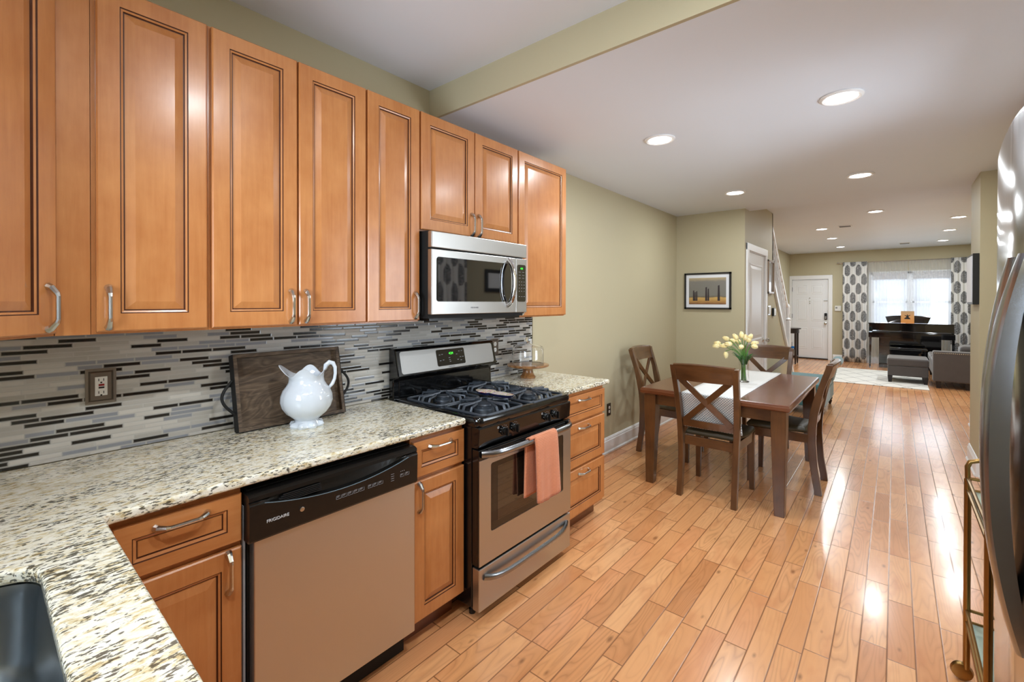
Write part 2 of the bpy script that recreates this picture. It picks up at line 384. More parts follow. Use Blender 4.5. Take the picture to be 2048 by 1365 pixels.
# ------------------------------------------------------------------ mesh helpers
class MB:
    def __init__(s): s.bm = bmesh.new()
    def box(s, x0, x1, y0, y1, z0, z1, mi=0):
        v = [s.bm.verts.new(c) for c in ((x0, y0, z0), (x1, y0, z0), (x1, y1, z0), (x0, y1, z0), (x0, y0, z1), (x1, y0, z1), (x1, y1, z1), (x0, y1, z1))]
        for q in ((0, 3, 2, 1), (4, 5, 6, 7), (0, 1, 5, 4), (1, 2, 6, 5), (2, 3, 7, 6), (3, 0, 4, 7)):
            f = s.bm.faces.new([v[i] for i in q]); f.material_index = mi
        return s
    def loops(s, rings, closed=True, cap0=True, cap1=True, mi=0, mis=None):
        """skin a list of equal-length point loops"""
        R_ = [[s.bm.verts.new(p) for p in r] for r in rings]
        n = len(R_[0])
        for k in range(len(R_) - 1):
            for i in range(n if closed else n - 1):
                j = (i + 1) % n
                f = s.bm.faces.new((R_[k][i], R_[k][j], R_[k + 1][j], R_[k + 1][i]))
                f.material_index = mis[k] if mis else mi
        if closed:
            if cap0: s.bm.faces.new(list(reversed(R_[0]))).material_index = mis[0] if mis else mi
            if cap1: s.bm.faces.new(R_[-1]).material_index = mis[-1] if mis else mi
        return s
    def tube(s, pts, r, sides=8, mi=0, closed=False, sy=1.0):
        P = [Vector(p) for p in pts]; n = len(P)
        rs = r if isinstance(r, (list, tuple)) else [r] * n
        rings = []; prev = None
        for i in range(n):
            if closed: t = (P[(i + 1) % n] - P[i - 1]).normalized()
            elif i == 0: t = (P[1] - P[0]).normalized()
            elif i == n - 1: t = (P[-1] - P[-2]).normalized()
            else: t = ((P[i + 1] - P[i]).normalized() + (P[i] - P[i - 1]).normalized()).normalized()
            if prev is None:
                a = Vector((0, 0, 1)) if abs(t.z) < 0.9 else Vector((1, 0, 0))
                nrm = t.cross(a).normalized()
            else:
                nrm = (prev - t * prev.dot(t)).normalized()
            prev = nrm; b = t.cross(nrm)
            rings.append([P[i] + nrm * (math.cos(2 * PI * k / sides) * rs[i]) + b * (math.sin(2 * PI * k / sides) * rs[i] * sy) for k in range(sides)])
        if closed:
            rings.append(rings[0]); return s.loops(rings, True, False, False, mi)
        return s.loops(rings, True, True, True, mi)
    def lathe(s, prof, c=(0, 0, 0), axis='z', seg=32, mi=0, caps=True, warp=None):
        rings = []
        for (r, h) in prof:
            ring = []
            for k in range(seg):
                a = 2 * PI * k / seg; u, v, w = r * math.cos(a), r * math.sin(a), h
                if warp: u, v, w = warp(a, r, h)
                p = {'z': (u, v, w), 'x': (w, u, v), 'y': (v, w, u)}[axis]
                ring.append((c[0] + p[0], c[1] + p[1], c[2] + p[2]))
            rings.append(ring)
        return s.loops(rings, True, caps, caps, mi)
    def prism(s, pts, d, mi=0):
        """closed polygon pts (3D) extruded by vector d"""
        d = Vector(d); a = [Vector(p) for p in pts]
        return s.loops([a, [p + d for p in a]], True, True, True, mi)
    def quad(s, a, b, c, d, mi=0):
        f = s.bm.faces.new([s.bm.verts.new(p) for p in (a, b, c, d)]); f.material_index = mi; return s
    def slab(s, outer, holes, z0, z1, mi=0):
        es = []
        for lp in [outer] + holes:
            vs = [s.bm.verts.new((p[0], p[1], z0)) for p in lp]
            es += [s.bm.edges.new((vs[i], vs[(i + 1) % len(vs)])) for i in range(len(vs))]
        r = bmesh.ops.triangle_fill(s.bm, edges=es, use_beauty=True)
        fs = [g for g in r['geom'] if isinstance(g, bmesh.types.BMFace)]
        ex = bmesh.ops.extrude_face_region(s.bm, geom=fs)
        bmesh.ops.translate(s.bm, verts=[g for g in ex['geom'] if isinstance(g, bmesh.types.BMVert)], vec=(0, 0, z1 - z0))
        bmesh.ops.dissolve_limit(s.bm, angle_limit=0.01, verts=s.bm.verts, edges=s.bm.edges)
        return s
    def xf(s, mat):
        bmesh.ops.transform(s.bm, matrix=mat, verts=s.bm.verts); return s

def origin_of(o):
    v = Vector((0, 0, 0))
    while o: v += Vector(o.location); o = o.parent
    return v
def build(name, mb, mat, parent=None, bevel=0.0, smooth=False, seg=2, sub=0, solid=0.0):
    me = bpy.data.meshes.new(name)
    bmesh.ops.recalc_face_normals(mb.bm, faces=mb.bm.faces)
    base = Vector((0, 0, 0))
    if parent is not None: base = origin_of(parent)
    else:
        xs = [v.co for v in mb.bm.verts]
        base = Vector(((min(v.x for v in xs) + max(v.x for v in xs)) / 2, (min(v.y for v in xs) + max(v.y for v in xs)) / 2, min(v.z for v in xs)))
    bmesh.ops.translate(mb.bm, verts=mb.bm.verts, vec=-base)
    mb.bm.to_mesh(me); mb.bm.free()
    for m in (mat if isinstance(mat, (list, tuple)) else [mat]): me.materials.append(m)
    if smooth:
        me.polygons.foreach_set('use_smooth', [True] * len(me.polygons))
        me.set_sharp_from_angle(angle=R(42))
    o = bpy.data.objects.new(name, me); COL.objects.link(o)
    if parent is not None: o.parent = parent
    else: o.location = base
    if solid:
        m = o.modifiers.new('solid', 'SOLIDIFY'); m.thickness = solid; m.offset = 0
    if bevel:
        m = o.modifiers.new('bevel', 'BEVEL'); m.width = bevel; m.segments = seg; m.limit_method = 'ANGLE'; m.angle_limit = R(40)
    if sub:
        m = o.modifiers.new('sub', 'SUBSURF'); m.levels = sub; m.render_levels = sub
    return o
def tag(o, label=None, cat=None, group=None, kind=None):
    if label: o['label'] = label
    if cat: o['category'] = cat
    if group: o['group'] = group
    if kind: o['kind'] = kind
    return o
def thing(name, loc, label, cat, group=None, rz=0):
    o = bpy.data.objects.new(name, None); o.empty_display_size = 0.05; COL.objects.link(o)
    o.location = loc; o.rotation_euler.z = rz
    return tag(o, label, cat, group)
def struct(name, mb, mat, label, cat, parent=None, **kw):
    o = build(name, mb, mat, parent, **kw)
    if parent is None: tag(o, label, cat, kind='structure')
    return o
def copy_tree(o, parent=None):
    c = o.copy(); COL.objects.link(c)
    if parent is not None: c.parent = parent
    for ch in [x for x in bpy.data.objects if x.parent == o]: copy_tree(ch, c)
    return c
def text(name, body, size, mat, loc, rot, parent, extrude=0.0006, align='CENTER', sx=1.0):
    cu = bpy.data.curves.new(name, 'FONT'); cu.body = body; cu.size = size; cu.extrude = extrude
    cu.align_x = align; cu.align_y = 'CENTER'
    tmp = bpy.data.objects.new(name + '_tmp', cu); COL.objects.link(tmp)
    dg = bpy.context.evaluated_depsgraph_get(); dg.update()
    me = bpy.data.meshes.new_from_object(tmp.evaluated_get(dg))
    bpy.data.objects.remove(tmp)
    me.materials.clear(); me.materials.append(mat)
    o = bpy.data.objects.new(name, me); COL.objects.link(o)
    b = origin_of(parent) if parent else Vector((0, 0, 0))
    o.parent = parent; o.location = Vector(loc) - b; o.rotation_euler = rot; o.scale = (sx, 1, 1)
    return o
FX = (R(90), 0, R(90))      # text that faces +X, reading along +Y
FNY = (R(90), 0, 0)         # text that faces -Y, reading along +X

# ------------------------------------------------------------------ room shell
def wallbox(name, x0, x1, y0, y1, z0, z1, label, mat='wall'):
    return struct(name, MB().box(x0, x1, y0, y1, z0, z1), M[mat], label, 'wall')
struct('floor', MB().box(-0.2, 4.2, -1.2, 14.2, -0.06, 0.0), M['floor'], 'glossy oak strip floor running the length of the house', 'floor')
# ceilings: high over the sink, low over range and dining table, high again in the living room
struct('ceiling', MB().box(-0.2, 4.2, -1.2, 1.79, HIGH_Z, HIGH_Z + 0.1), M['ceiling'], 'higher white ceiling above the kitchen cabinets', 'ceiling')
mb = MB(); mb.box(-0.2, 4.2, 1.795, 6.02, LOW_Z, HIGH_Z + 0.1)
struct('ceiling', mb, M['ceiling'], 'lower white ceiling over the dining table with four recessed lights', 'ceiling')
struct('trim_1', MB().box(0.0, 2.80, 1.775, 1.794, LOW_Z - 0.001, HIGH_Z), M['wall'], 'olive painted face of the ceiling drop above the cabinets', 'beam')
struct('ceiling', MB().box(-0.2, 4.2, 6.022, 14.2, HIGH_Z, HIGH_Z + 0.1), M['ceiling'], 'far white ceiling over the living room and front door', 'ceiling')
wallbox('wall_left', -0.15, 0.0, -1.2, 14.0, 0, HIGH_Z, 'long olive wall behind the kitchen cabinets and dining table')
# wall behind the sink with a window opening
mb = MB(); y0, y1 = -0.59, -0.44
mb.box(0, 0.62, y0, y1, 0, HIGH_Z); mb.box(1.58, 3.1, y0, y1, 0, HIGH_Z); mb.box(0.62, 1.58, y0, y1, 0, 1.2); mb.box(0.62, 1.58, y0, y1, 2.1, HIGH_Z)
struct('wall_back', mb, M['wall'], 'olive wall behind the sink with a window in it', 'wall')
# right wall: recess for the refrigerator, then wall with window
mb = MB(); mb.box(3.06, 3.2, -0.5, 1.50, 0, HIGH_Z); mb.box(2.80, 3.2, 1.50, 2.50, 0, HIGH_Z); mb.box(2.80, 3.2, 3.50, 5.44, 0, HIGH_Z)
mb.box(2.80, 2.95, 2.50, 3.50, 0, 0.9); mb.box(2.80, 2.95, 2.50, 3.50, 2.2, HIGH_Z)
struct('wall_right', mb, M['wall'], 'olive wall on the right behind refrigerator and bar cart', 'wall')
wallbox('wall_right_stub', 2.686, 3.2, 5.44, 6.03, 0, HIGH_Z, 'olive wall stub between dining room and living room')
wallbox('wall_right_far_stub', 2.85, 3.6, 7.50, 7.72, 0, HIGH_Z, 'second olive wall stub at the living room edge')
wallbox('wall_right_living', 3.6, 3.75, 6.03, 14.0, 0, HIGH_Z, 'olive right wall of the living room behind the sofa')
# wall with the picture, and the wall beside the stairs
wallbox('wall_picture', 0, 0.70, 5.813, 5.93, 0, HIGH_Z, 'olive wall facing the dining table with the framed picture')
mb = MB()
poly = [(0.70, 5.813, 0), (0.70, 9.33, 0), (0.70, 7.42, 1.735), (0.70, 7.36, 1.735), (0.70, 7.36, HIGH_Z), (0.70, 5.813, HIGH_Z)]
# door opening 5.93..6.86 x 0..2.08 cut out by building the wall in pieces
def yz(poly, x0, x1, mi=0): mb.prism([(x0, p[0], p[1]) for p in poly], (x1 - x0, 0, 0), mi)
yz([(5.813, 0), (5.93, 0), (5.93, HIGH_Z), (5.813, HIGH_Z)], 0.70, 0.80)
yz([(5.93, 2.09), (6.87, 2.09), (6.87, HIGH_Z), (5.93, HIGH_Z)], 0.70, 0.80)
yz([(6.87, 0), (9.30, 0), (7.40, 1.72), (7.40, HIGH_Z), (6.87, HIGH_Z)], 0.70, 0.80)
struct('wall_stairs', mb, M['wall'], 'olive wall with the closet door and the sloping stair edge', 'wall')
# far wall with front door and window openings
mb = MB(); Y0, Y1 = 14.0, 14.15
mb.box(-0.15, 0.05, Y0, Y1, 0, HIGH_Z); mb.box(0.05, 0.85, Y0, Y1, 2.06, HIGH_Z); mb.box(0.85, 1.66, Y0, Y1, 0, HIGH_Z)
mb.box(1.66, 3.16, Y0, Y1, 0, 0.75); mb.box(1.66, 3.16, Y0, Y1, 2.2, HIGH_Z); mb.box(3.16, 3.75, Y0, Y1, 0, HIGH_Z)
struct('wall_far', mb, M['wall'], 'far olive wall with the front door and the curtained window', 'wall')

# baseboards
def baseboard(name, path, side, label):
    """path: list of (x,y); profile pushed out on the given side (nx,ny per segment)"""
    mb = MB()
    for (a, b), n in zip(zip(path[:-1], path[1:]), side):
        prof = [(0, 0), (0.028, 0), (0.028, 0.012), (0.017, 0.022), (0.017, 0.115), (0.011, 0.125), (0.013, 0.132), (0.006, 0.148), (0, 0.15)]
        r0 = [(a[0] + n[0] * p[0], a[1] + n[1] * p[0], p[1]) for p in prof]; r1 = [(b[0] + n[0] * p[0], b[1] + n[1] * p[0], p[1]) for p in prof]
        mb.loops([r0, r1])
    return struct(name, mb, M['trim'], label, 'baseboard', smooth=False)
baseboard('baseboard_left', [(0, 2.83), (0, 5.813)], [(1, 0)], 'white baseboard along the wall behind the dining table')
baseboard('baseboard_picture', [(0.02, 5.813), (0.80, 5.813)], [(0, -1)], 'white baseboard under the framed picture')
baseboard('baseboard_stub', [(2.80, 5.44), (2.686, 5.44), (2.686, 6.03)], [(0, -1), (-1, 0)], 'white baseboard around the near wall stub')
baseboard('baseboard_far_stub', [(2.85, 7.50), (2.85, 7.72)], [(-1, 0)], 'short white baseboard on the far wall stub')
baseboard('baseboard_far', [(0.95, 14.0), (3.6, 14.0)], [(0, -1)], 'white baseboard below the curtained window')
baseboard('baseboard_stairs', [(0.80, 6.96), (0.80, 9.2)], [(1, 0)], 'white baseboard below the stairs')
baseboard('baseboard_right', [(2.80, 1.52), (2.80, 5.43)], [(-1, 0)], 'white baseboard behind the bar cart')

# ------------------------------------------------------------------ doors
def panel_door_y(name, x0, x1, z0, z1, y, panels, label, parent=None, back=0.04):
    """door lying in XZ facing -Y"""
    mb = MB(); mb.box(x0, x1, y, y + back, z0, z1)
    o = struct(name, mb, M['white_door'], label, 'door', bevel=0.003)
    for (a, b, c, d) in panels:
        p = MB()
        fr = [(0, 0), (0.006, 0.005), (0.016, 0.005), (0.022, -0.0), (0.045, 0.006)]
        rings = [[(a + i, y - h, c + i), (b - i, y - h, c + i), (b - i, y - h, d - i), (a + i, y - h, d - i)] for i, h in fr]
        p.loops(rings, True, False, True)
        build('door_panel', p, M['white_door'], o)
    return o
# front door
W0, W1 = 0.055, 0.845
cw = (W1 - W0); pa, pb, pc, pd = W0 + 0.10, W0 + cw / 2 - 0.045, W0 + cw / 2 + 0.045, W1 - 0.10
d1 = panel_door_y('door_1', W0, W1, 0.03, 2.05, 14.02, [(pa, pb, 1.68, 1.92), (pc, pd, 1.68, 1.92), (pa, pb, 0.98, 1.56), (pc, pd, 0.98, 1.56), (pa, pb, 0.26, 0.80), (pc, pd, 0.26, 0.80)],
                  'white six panel front door in the far wall with a black keypad lock')
k = MB().box(0.765, 0.825, 13.99, 14.022, 1.02, 1.19); build('keypad_lock', k, M['black_plastic'], d1, bevel=0.012)
k = MB().box(0.778, 0.812, 13.984, 13.992, 1.04, 1.11); build('keypad', k, M['nickel'], d1)
k = MB().lathe([(0.03, 0), (0.03, -0.01), (0.012, -0.02), (0.012, -0.04), (0.028, -0.05), (0.028, -0.065), (0.015, -0.075)], (0.79, 14.02, 0.93), 'y', 20); build('doorknob', k, M['nickel'], d1, smooth=True)
k = MB().box(0.75, 0.83, 14.0, 14.02, 1.505, 1.515); build('door_guard', k, M['nickel'], d1)
k = MB()
for zz in (1.575, 1.49, 1.44): k.lathe([(0.012, 0), (0.012, -0.012)], (0.45, 14.02, zz), 'y', 12)
build('peephole', k, M['nickel'], d1)
for zz in (1.75, 1.05, 0.3):
    build('hinge', MB().box(0.045, 0.062, 14.0, 14.02, zz, zz + 0.11), M['hinge'], d1)
build('threshold', MB().box(W0, W1, 13.98, 14.08, 0.0, 0.03), M['espresso'], d1)
mb = MB(); mb.box(-0.0, 0.055, 13.975, 14.0, 0, 2.16); mb.box(0.848, 0.935, 13.975, 14.0, 0, 2.16); mb.box(0.0, 0.935, 13.972, 14.0, 2.06, 2.16)
struct('trim_2', mb, M['trim'], 'wide white casing around the front door', 'door casing', bevel=0.006)
# closet door in the stair wall, facing +X
mb = MB(); mb.box(0.755, 0.795, 5.945, 6.855, 0.012, 2.075)
d2 = struct('door_2', mb, M['white_door'], 'narrow looking white closet door beside the framed picture', 'door', bevel=0.002)
for (a, b, c, d) in [(6.07, 6.73, 0.98, 1.95), (6.07, 6.73, 0.22, 0.86)]:
    p = MB(); x = 0.795
    fr = [(0, 0), (0.008, 0.008), (0.022, 0.006), (0.03, -0.0), (0.07, 0.01)]
    p.loops([[(x + h, a + i, c + i), (x + h, b - i, c + i), (x + h, b - i, d - i), (x + h, a + i, d - i)] for i, h in fr], True, False, True)
    build('door_panel', p, M['white_door'], d2)
p = MB().lathe([(0.03, 0), (0.03, 0.008), (0.012, 0.018), (0.012, 0.04), (0.027, 0.05), (0.03, 0.065), (0.018, 0.078)], (0.795, 6.79, 0.965), 'x', 20); build('doorknob', p, M['nickel'], d2, smooth=True)
for zz in (1.80, 1.02, 0.25): build('hinge', MB().tube([(0.80, 5.945, zz), (0.80, 5.945, zz + 0.10)], 0.008, 8), M['hinge'], d2)
mb = MB(); mb.box(0.80, 0.822, 5.86, 5.945, 0, 2.17); mb.box(0.80, 0.822, 6.86, 6.945, 0, 2.17); mb.box(0.80, 0.825, 5.86, 6.945, 2.085, 2.17); mb.box(0.70, 0.80, 5.93, 5.943, 0, 2.09); mb.box(0.70, 0.80, 6.858, 6.87, 0, 2.09); mb.box(0.7, 0.8, 5.93, 6.87, 2.078, 2.09)
struct('trim_3', mb, M['trim'], 'white casing around the closet door', 'door casing', bevel=0.006)

# ------------------------------------------------------------------ windows
def window_y(name, x0, x1, z0, z1, y, label, sashes=2):
    mb = MB(); t = 0.05; xm = (x0 + x1) / 2
    mb.box(x0, x0 + t, y, y + 0.08, z0, z1); mb.box(x1 - t, x1, y, y + 0.08, z0, z1); mb.box(x0, x1, y, y + 0.08, z1 - t, z1); mb.box(x0, x1, y - 0.03, y + 0.08, z0, z0 + t)
    if sashes == 2: mb.box(xm - 0.045, xm + 0.045, y, y + 0.08, z0, z1)
    o = struct(name, mb, M['trim'], label, 'window', bevel=0.004)
    for (a, b) in ([(x0 + t, xm - 0.045), (xm + 0.045, x1 - t)] if sashes == 2 else [(x0 + t, x1 - t)]):
        zm = (z0 + z1) / 2
        s = MB()
        for (c, d, yy) in ((zm - 0.02, z1 - t, y + 0.045), (z0 + t, zm + 0.02, y + 0.02)):
            s.box(a, a + 0.035, yy, yy + 0.022, c, d); s.box(b - 0.035, b, yy, yy + 0.022, c, d); s.box(a, b, yy, yy + 0.022, c, c + 0.04); s.box(a, b, yy, yy + 0.022, d - 0.04, d)
        build('sash', s, M['trim'], o)
        g = MB(); g.box(a + 0.03, b - 0.03, y + 0.054, y + 0.057, zm, z1 - t - 0.03); g.box(a + 0.03, b - 0.03, y + 0.029, y + 0.032, z0 + t + 0.03, zm)
        build('pane', g, M['pane'], o)
    return o
t_ = NT('window_pane')
tr = t_.new('ShaderNodeBsdfTransparent'); gl = t_.new('ShaderNodeBsdfGlossy'); gl.inputs['Roughness'].default_value = 0.02
fr_ = t_.new('ShaderNodeFresnel'); ms = t_.new('ShaderNodeMixShader'); fr_.inputs[0].default_value = 1.45
t_.link(fr_.outputs[0], ms.inputs[0]); t_.link(tr.outputs[0], ms.inputs[1]); t_.link(gl.outputs[0], ms.inputs[2]); t_.link(ms.outputs[0], t_.n['Material Output'].inputs[0])
M['pane'] = t_.m
window_y('window_1', 1.68, 3.14, 0.76, 2.19, 14.03, 'double white window behind the sheer curtains in the living room')
window_y('window_2', 0.63, 1.57, 1.21, 2.09, -0.55, 'white kitchen window above the sink', 1)
mb = MB(); t = 0.05
mb.box(2.84, 2.92, 2.50, 2.55, 0.9, 2.2); mb.box(2.84, 2.92, 3.45, 3.5, 0.9, 2.2); mb.box(2.84, 2.92, 2.5, 3.5, 2.15, 2.2); mb.box(2.78, 2.92, 2.5, 3.5, 0.9, 0.95); mb.box(2.86, 2.90, 2.5, 3.5, 1.53, 1.58)
w3 = struct('window_3', mb, M['trim'], 'white dining window on the right wall', 'window', bevel=0.003)
build('pane', MB().box(2.878, 2.881, 2.55, 3.45, 0.95, 2.15), M['pane'], w3)
# raised white shades inside the far window
for (a, b, lab) in ((1.745, 2.36, 'left raised white shade behind the sheer curtain'), (2.46, 3.08, 'right raised white shade behind the sheer curtain')):
    mb = MB(); mb.box(a, b, 13.985, 13.995, 2.0, 2.17)
    for i in range(4): mb.box(a, b, 13.978, 13.984, 2.0 + i * 0.012, 2.009 + i * 0.012)
    tag(build('window_shade', mb, M['shade']), lab, 'window shade', 'raised shades at the far window')
# neighbouring house across the street
hs = thing('neighbour_house', (3.0, 24, -0.6), 'pale house across the street seen through the sheer curtains', 'house')
build('house_wall', MB().box(-3.5, 3.2, 24, 26, -0.6, 3.4), plain('pale_siding', (196, 200, 206), 0.8, mott=0.05), hs)
mb = MB(); mb.prism([(-4.0, 23.6, 3.3), (3.7, 23.6, 3.3), (-0.2, 23.6, 6.0)], (0, 3, 0)); build('roof', mb, plain('grey_shingle', (130, 132, 138), 0.9, mott=0.1), hs)
for (a, b) in ((-2.6, -1.6), (0.2, 1.2), (1.9, 2.7)): build('window_frame', MB().box(a, b, 23.9, 24, 0.6, 2.1), plain('far_window_glass', (225, 230, 235), 0.3), hs)
struct('ground', MB().box(-20, 25, 14.2, 60, -0.75, -0.6), plain('pavement', (150, 150, 148), 0.9, mott=0.1), 'pale street pavement outside the far window', 'street')
# ------------------------------------------------------------------ recessed lights
def downlight():
    o = thing('recessed_light', (0, 0, 0), 'x', 'ceiling light')
    build('trim_ring', MB().lathe([(0.072, -0.001), (0.098, -0.001), (0.098, -0.006), (0.086, -0.012), (0.074, -0.008), (0.072, -0.001)], seg=36, caps=False), M['trim'], o, smooth=True)
    build('lens', MB().lathe([(0.075, -0.001), (0.075, -0.007), (0.05, -0.010)], seg=32), M['lens'], o)
    l = bpy.data.lights.new('lamp', 'AREA'); l.shape = 'DISK'; l.size = 0.14; l.energy = LAMP_POWER; l.color = (0.89, 0.955, 1.0)
    lo = bpy.data.objects.new('lamp', l); COL.objects.link(lo); lo.parent = o; lo.location = (0, 0, -0.016)
    return o
dl = downlight()
D_G = 'recessed ceiling lights'
spots = [((1.92, 2.98, LOW_Z), 'largest recessed light in the lower ceiling, nearest on the right'),
         ((0.93, 2.98, LOW_Z), 'recessed light in the lower ceiling near the end cabinet'),
         ((1.91, 4.91, LOW_Z), 'recessed light in the lower ceiling, farther on the right'),
         ((0.92, 4.90, LOW_Z), 'recessed light in the lower ceiling by the framed picture corner'),
         ((1.93, 8.08, HIGH_Z), 'nearest recessed light in the living room ceiling'),
         ((1.17, 9.45, HIGH_Z), 'recessed living room light just left of the nearer ceiling vent'),
         ((1.185, 10.95, HIGH_Z), 'middle light of the left row in the living room ceiling'),
         ((1.187, 12.75, HIGH_Z), 'farthest light of the left row, above the front door side'),
         ((2.855, 9.38, HIGH_Z), 'nearest light of the right row beside the wall stub'),
         ((2.862, 10.95, HIGH_Z), 'middle light of the right row above the sofa'),
         ((2.884, 12.72, HIGH_Z), 'farthest light of the right row, above the patterned curtain'),
         ((1.92, 0.90, HIGH_Z), 'recessed light in the kitchen ceiling above the dishwasher aisle'),
         ((1.92, -0.12, HIGH_Z), 'recessed light in the kitchen ceiling above the sink')]
for i, (p, lab) in enumerate(spots):
    o = dl if i == 0 else copy_tree(dl)
    o.location = p; o['label'] = lab; o['group'] = D_G
    if p[1] > 6.5:      # same fixtures, lamp power raised here to brighten the living room
        lo = [c for c in bpy.data.objects if c.parent == o and c.type == 'LIGHT'][0]
        lo.data = bpy.data.lights.get('living_lamp') or lo.data.copy(); lo.data.name = 'living_lamp'; lo.data.energy = LAMP_POWER * 1.5
    elif p[1] < 1.5:
        lo = [c for c in bpy.data.objects if c.parent == o and c.type == 'LIGHT'][0]
        lo.data = bpy.data.lights.get('kitchen_lamp') or lo.data.copy(); lo.data.name = 'kitchen_lamp'; lo.data.energy = LAMP_POWER * 1.6
for (x, y, lab) in ((1.505, 9.30, 'nearer small grey vent in the living room ceiling'), (2.293, 12.80, 'far small grey vent in the ceiling near the curtained window')):
    v = thing('ceiling_vent', (x, y, HIGH_Z), lab, 'ceiling vent', 'small ceiling vents')
    build('vent_frame', MB().box(x - 0.09, x + 0.09, y - 0.07, y + 0.07, HIGH_Z - 0.012, HIGH_Z), M['trim'], v)
    s = MB()
    for i in range(5): s.box(x - 0.075, x + 0.075, y - 0.055 + i * 0.024, y - 0.043 + i * 0.024, HIGH_Z - 0.018, HIGH_Z - 0.012)
    build('vent_slats', s, plain('vent_grey', (120, 120, 122), 0.5), v)

# ------------------------------------------------------------------ cabinets
def pull(parent, x, y, z, axis, L=0.112, name='handle'):
    """satin nickel pull standing off the +X face at x"""
    def P(a, o): return (x + o, y + a, z) if axis == 'y' else (x + o, y, z + a)
    mb = MB(); h = L / 2
    mb.tube([P(-h - 0.004, 0), P(-h, 0.010), P(-h + 0.016, 0.024), P(-h + 0.024, 0.027), P(h - 0.024, 0.027), P(h - 0.016, 0.024), P(h, 0.010), P(h + 0.004, 0)],
            [0.011, 0.009, 0.0072, 0.0056, 0.0056, 0.0072, 0.009, 0.011], 8)
    o = build(name, mb, M['nickel'], parent)
    return o
def raised_door(name, x, y0, y1, z0, z1, parent, stile=0.056, drawer=False, th=0.02):
    """raised-panel front facing +X, front plane at x"""
    e = 0.0015
    if drawer:
        P = [(e, -th), (e, -0.003), (e + 0.003, 0), (0.040, 0), (0.0412, -0.003), (0.0428, -0.003), (0.050, -0.0065), (0.0512, -0.010), (0.0528, -0.010), (0.054, -0.008)]
        mi = [0, 0, 0, 1, 1, 0, 1, 1, 0]
    else:
        s = stile
        P = [(e, -th), (e, -0.004), (e + 0.004, 0), (s, 0), (s + .0012, -0.003), (s + .0030, -0.003), (s + .0085, -0.005), (s + .0098, -0.0095), (s + .0125, -0.0095), (s + 0.037, -0.0015), (s + 0.038, -0.0015)]
        mi = [0, 0, 0, 1, 1, 0, 1, 1, 0, 0]
    mb = MB()
    rings = [[(x + d, y0 + i, z0 + i), (x + d, y1 - i, z0 + i), (x + d, y1 - i, z1 - i), (x + d, y0 + i, z1 - i)] for i, d in P]
    # skin ring by ring so that groove faces take the glaze colour
    Rg = [[mb.bm.verts.new(p) for p in r] for r in rings]
    for k in range(len(Rg) - 1):
        for i in range(4):
            j = (i + 1) % 4; f = mb.bm.faces.new((Rg[k][i], Rg[k][j], Rg[k + 1][j], Rg[k + 1][i])); f.material_index = mi[k]
    mb.bm.faces.new(list(reversed(Rg[0]))); mb.bm.faces.new(Rg[-1])
    return build(name, mb, [M['maple'] if not drawer else M['maple_h'], M['glaze']], parent)

UX = 0.33; ZB, ZT = 1.376, 2.425
YB = [0.236, 0.532, 0.8375, 1.1445, 1.446, 1.8305, 2.216, 2.764]
def upper(label, y0, y1, z0, z1, doors, handles):
    o = thing('upper_cabinet', (0.155, (y0 + y1) / 2, z0), label, 'cabinet', 'maple upper cabinets')
    mb = MB(); mb.box(0.0015, 0.309, y0 + 0.0005, y1 - 0.0005, z0 - 0.006, z1 + 0.004)
    build('body', mb, M['maple'], o)
    for (a, b) in doors:
        raised_door('door', UX, a + 0.002, b - 0.002, z0, z1, o)
    ds = [c for c in bpy.data.objects if c.parent == o and c.name.startswith('door')]
    for d, (hy, hz) in zip(ds, handles): pull(d, UX, hy, hz, 'z')
    return o
hz = ZB + 0.075
# diagonal corner cabinet
o = thing('upper_cabinet', (0.2, -0.1, ZB), 'diagonal corner upper cabinet at the far left edge of the photo', 'cabinet', 'maple upper cabinets')
mb = MB(); mb.prism([(0.0015, -0.435, ZB - 0.006), (0.59, -0.435, ZB - 0.006), (0.59, -0.130, ZB - 0.006), (0.309, 0.151, ZB - 0.006), (0.0015, 0.151, ZB - 0.006)], (0, 0, ZT - ZB + 0.01)); build('body', mb, M['maple'], o)
d = raised_door('door', 0.0, -0.375, -0.004, ZB, ZT, o); pull(d, 0.0, -0.034, hz, 'z')
piv = Matrix.Translation((0.327, 0.160, 0)) @ Matrix.Rotation(R(45), 4, 'Z')
ro = origin_of(o)
for q in [d] + [c for c in bpy.data.objects if c.parent == d]:
    q.data.transform(Matrix.Translation(-ro) @ piv @ Matrix.Translation(ro))
o = thing('filler_panel', (0.31, 0.19, ZB), 'plain maple filler panel between the corner cabinet and the first flat cabinet', 'cabinet panel')
build('panel', MB().box(0.0015, 0.314, 0.1525, 0.2275, ZB - 0.006, ZT + 0.004), M['maple'], o)
upper('single door upper cabinet next to the filler strip, handle at lower left', YB[0] - 0.007, YB[1], ZB, ZT, [(YB[0], YB[1] - 0.004)], [(YB[0] + 0.030, hz)])
upper('double door upper cabinet above the tray and white pitcher', YB[1], YB[3], ZB, ZT, [(YB[1] + 0.004, YB[2]), (YB[2], YB[3] - 0.001)], [(YB[2] - 0.030, hz), (YB[2] + 0.030, hz)])
upper('narrow upper cabinet just left of the microwave', YB[3], YB[4], ZB, ZT, [(YB[3] + 0.002, YB[4] - 0.002)], [(YB[4] - 0.033, hz)])
upper('short two door cabinet above the microwave', YB[4], YB[6], 1.832, ZT, [(YB[4] + 0.002, YB[5]), (YB[5], YB[6] - 0.002)], [(YB[5] - 0.028, 1.898), (YB[5] + 0.028, 1.898)])
upper('tall end upper cabinet right of the microwave', YB[6], YB[7], ZB, ZT, [(YB[6] + 0.003, YB[7] - 0.002)], [(YB[6] + 0.035, hz)])

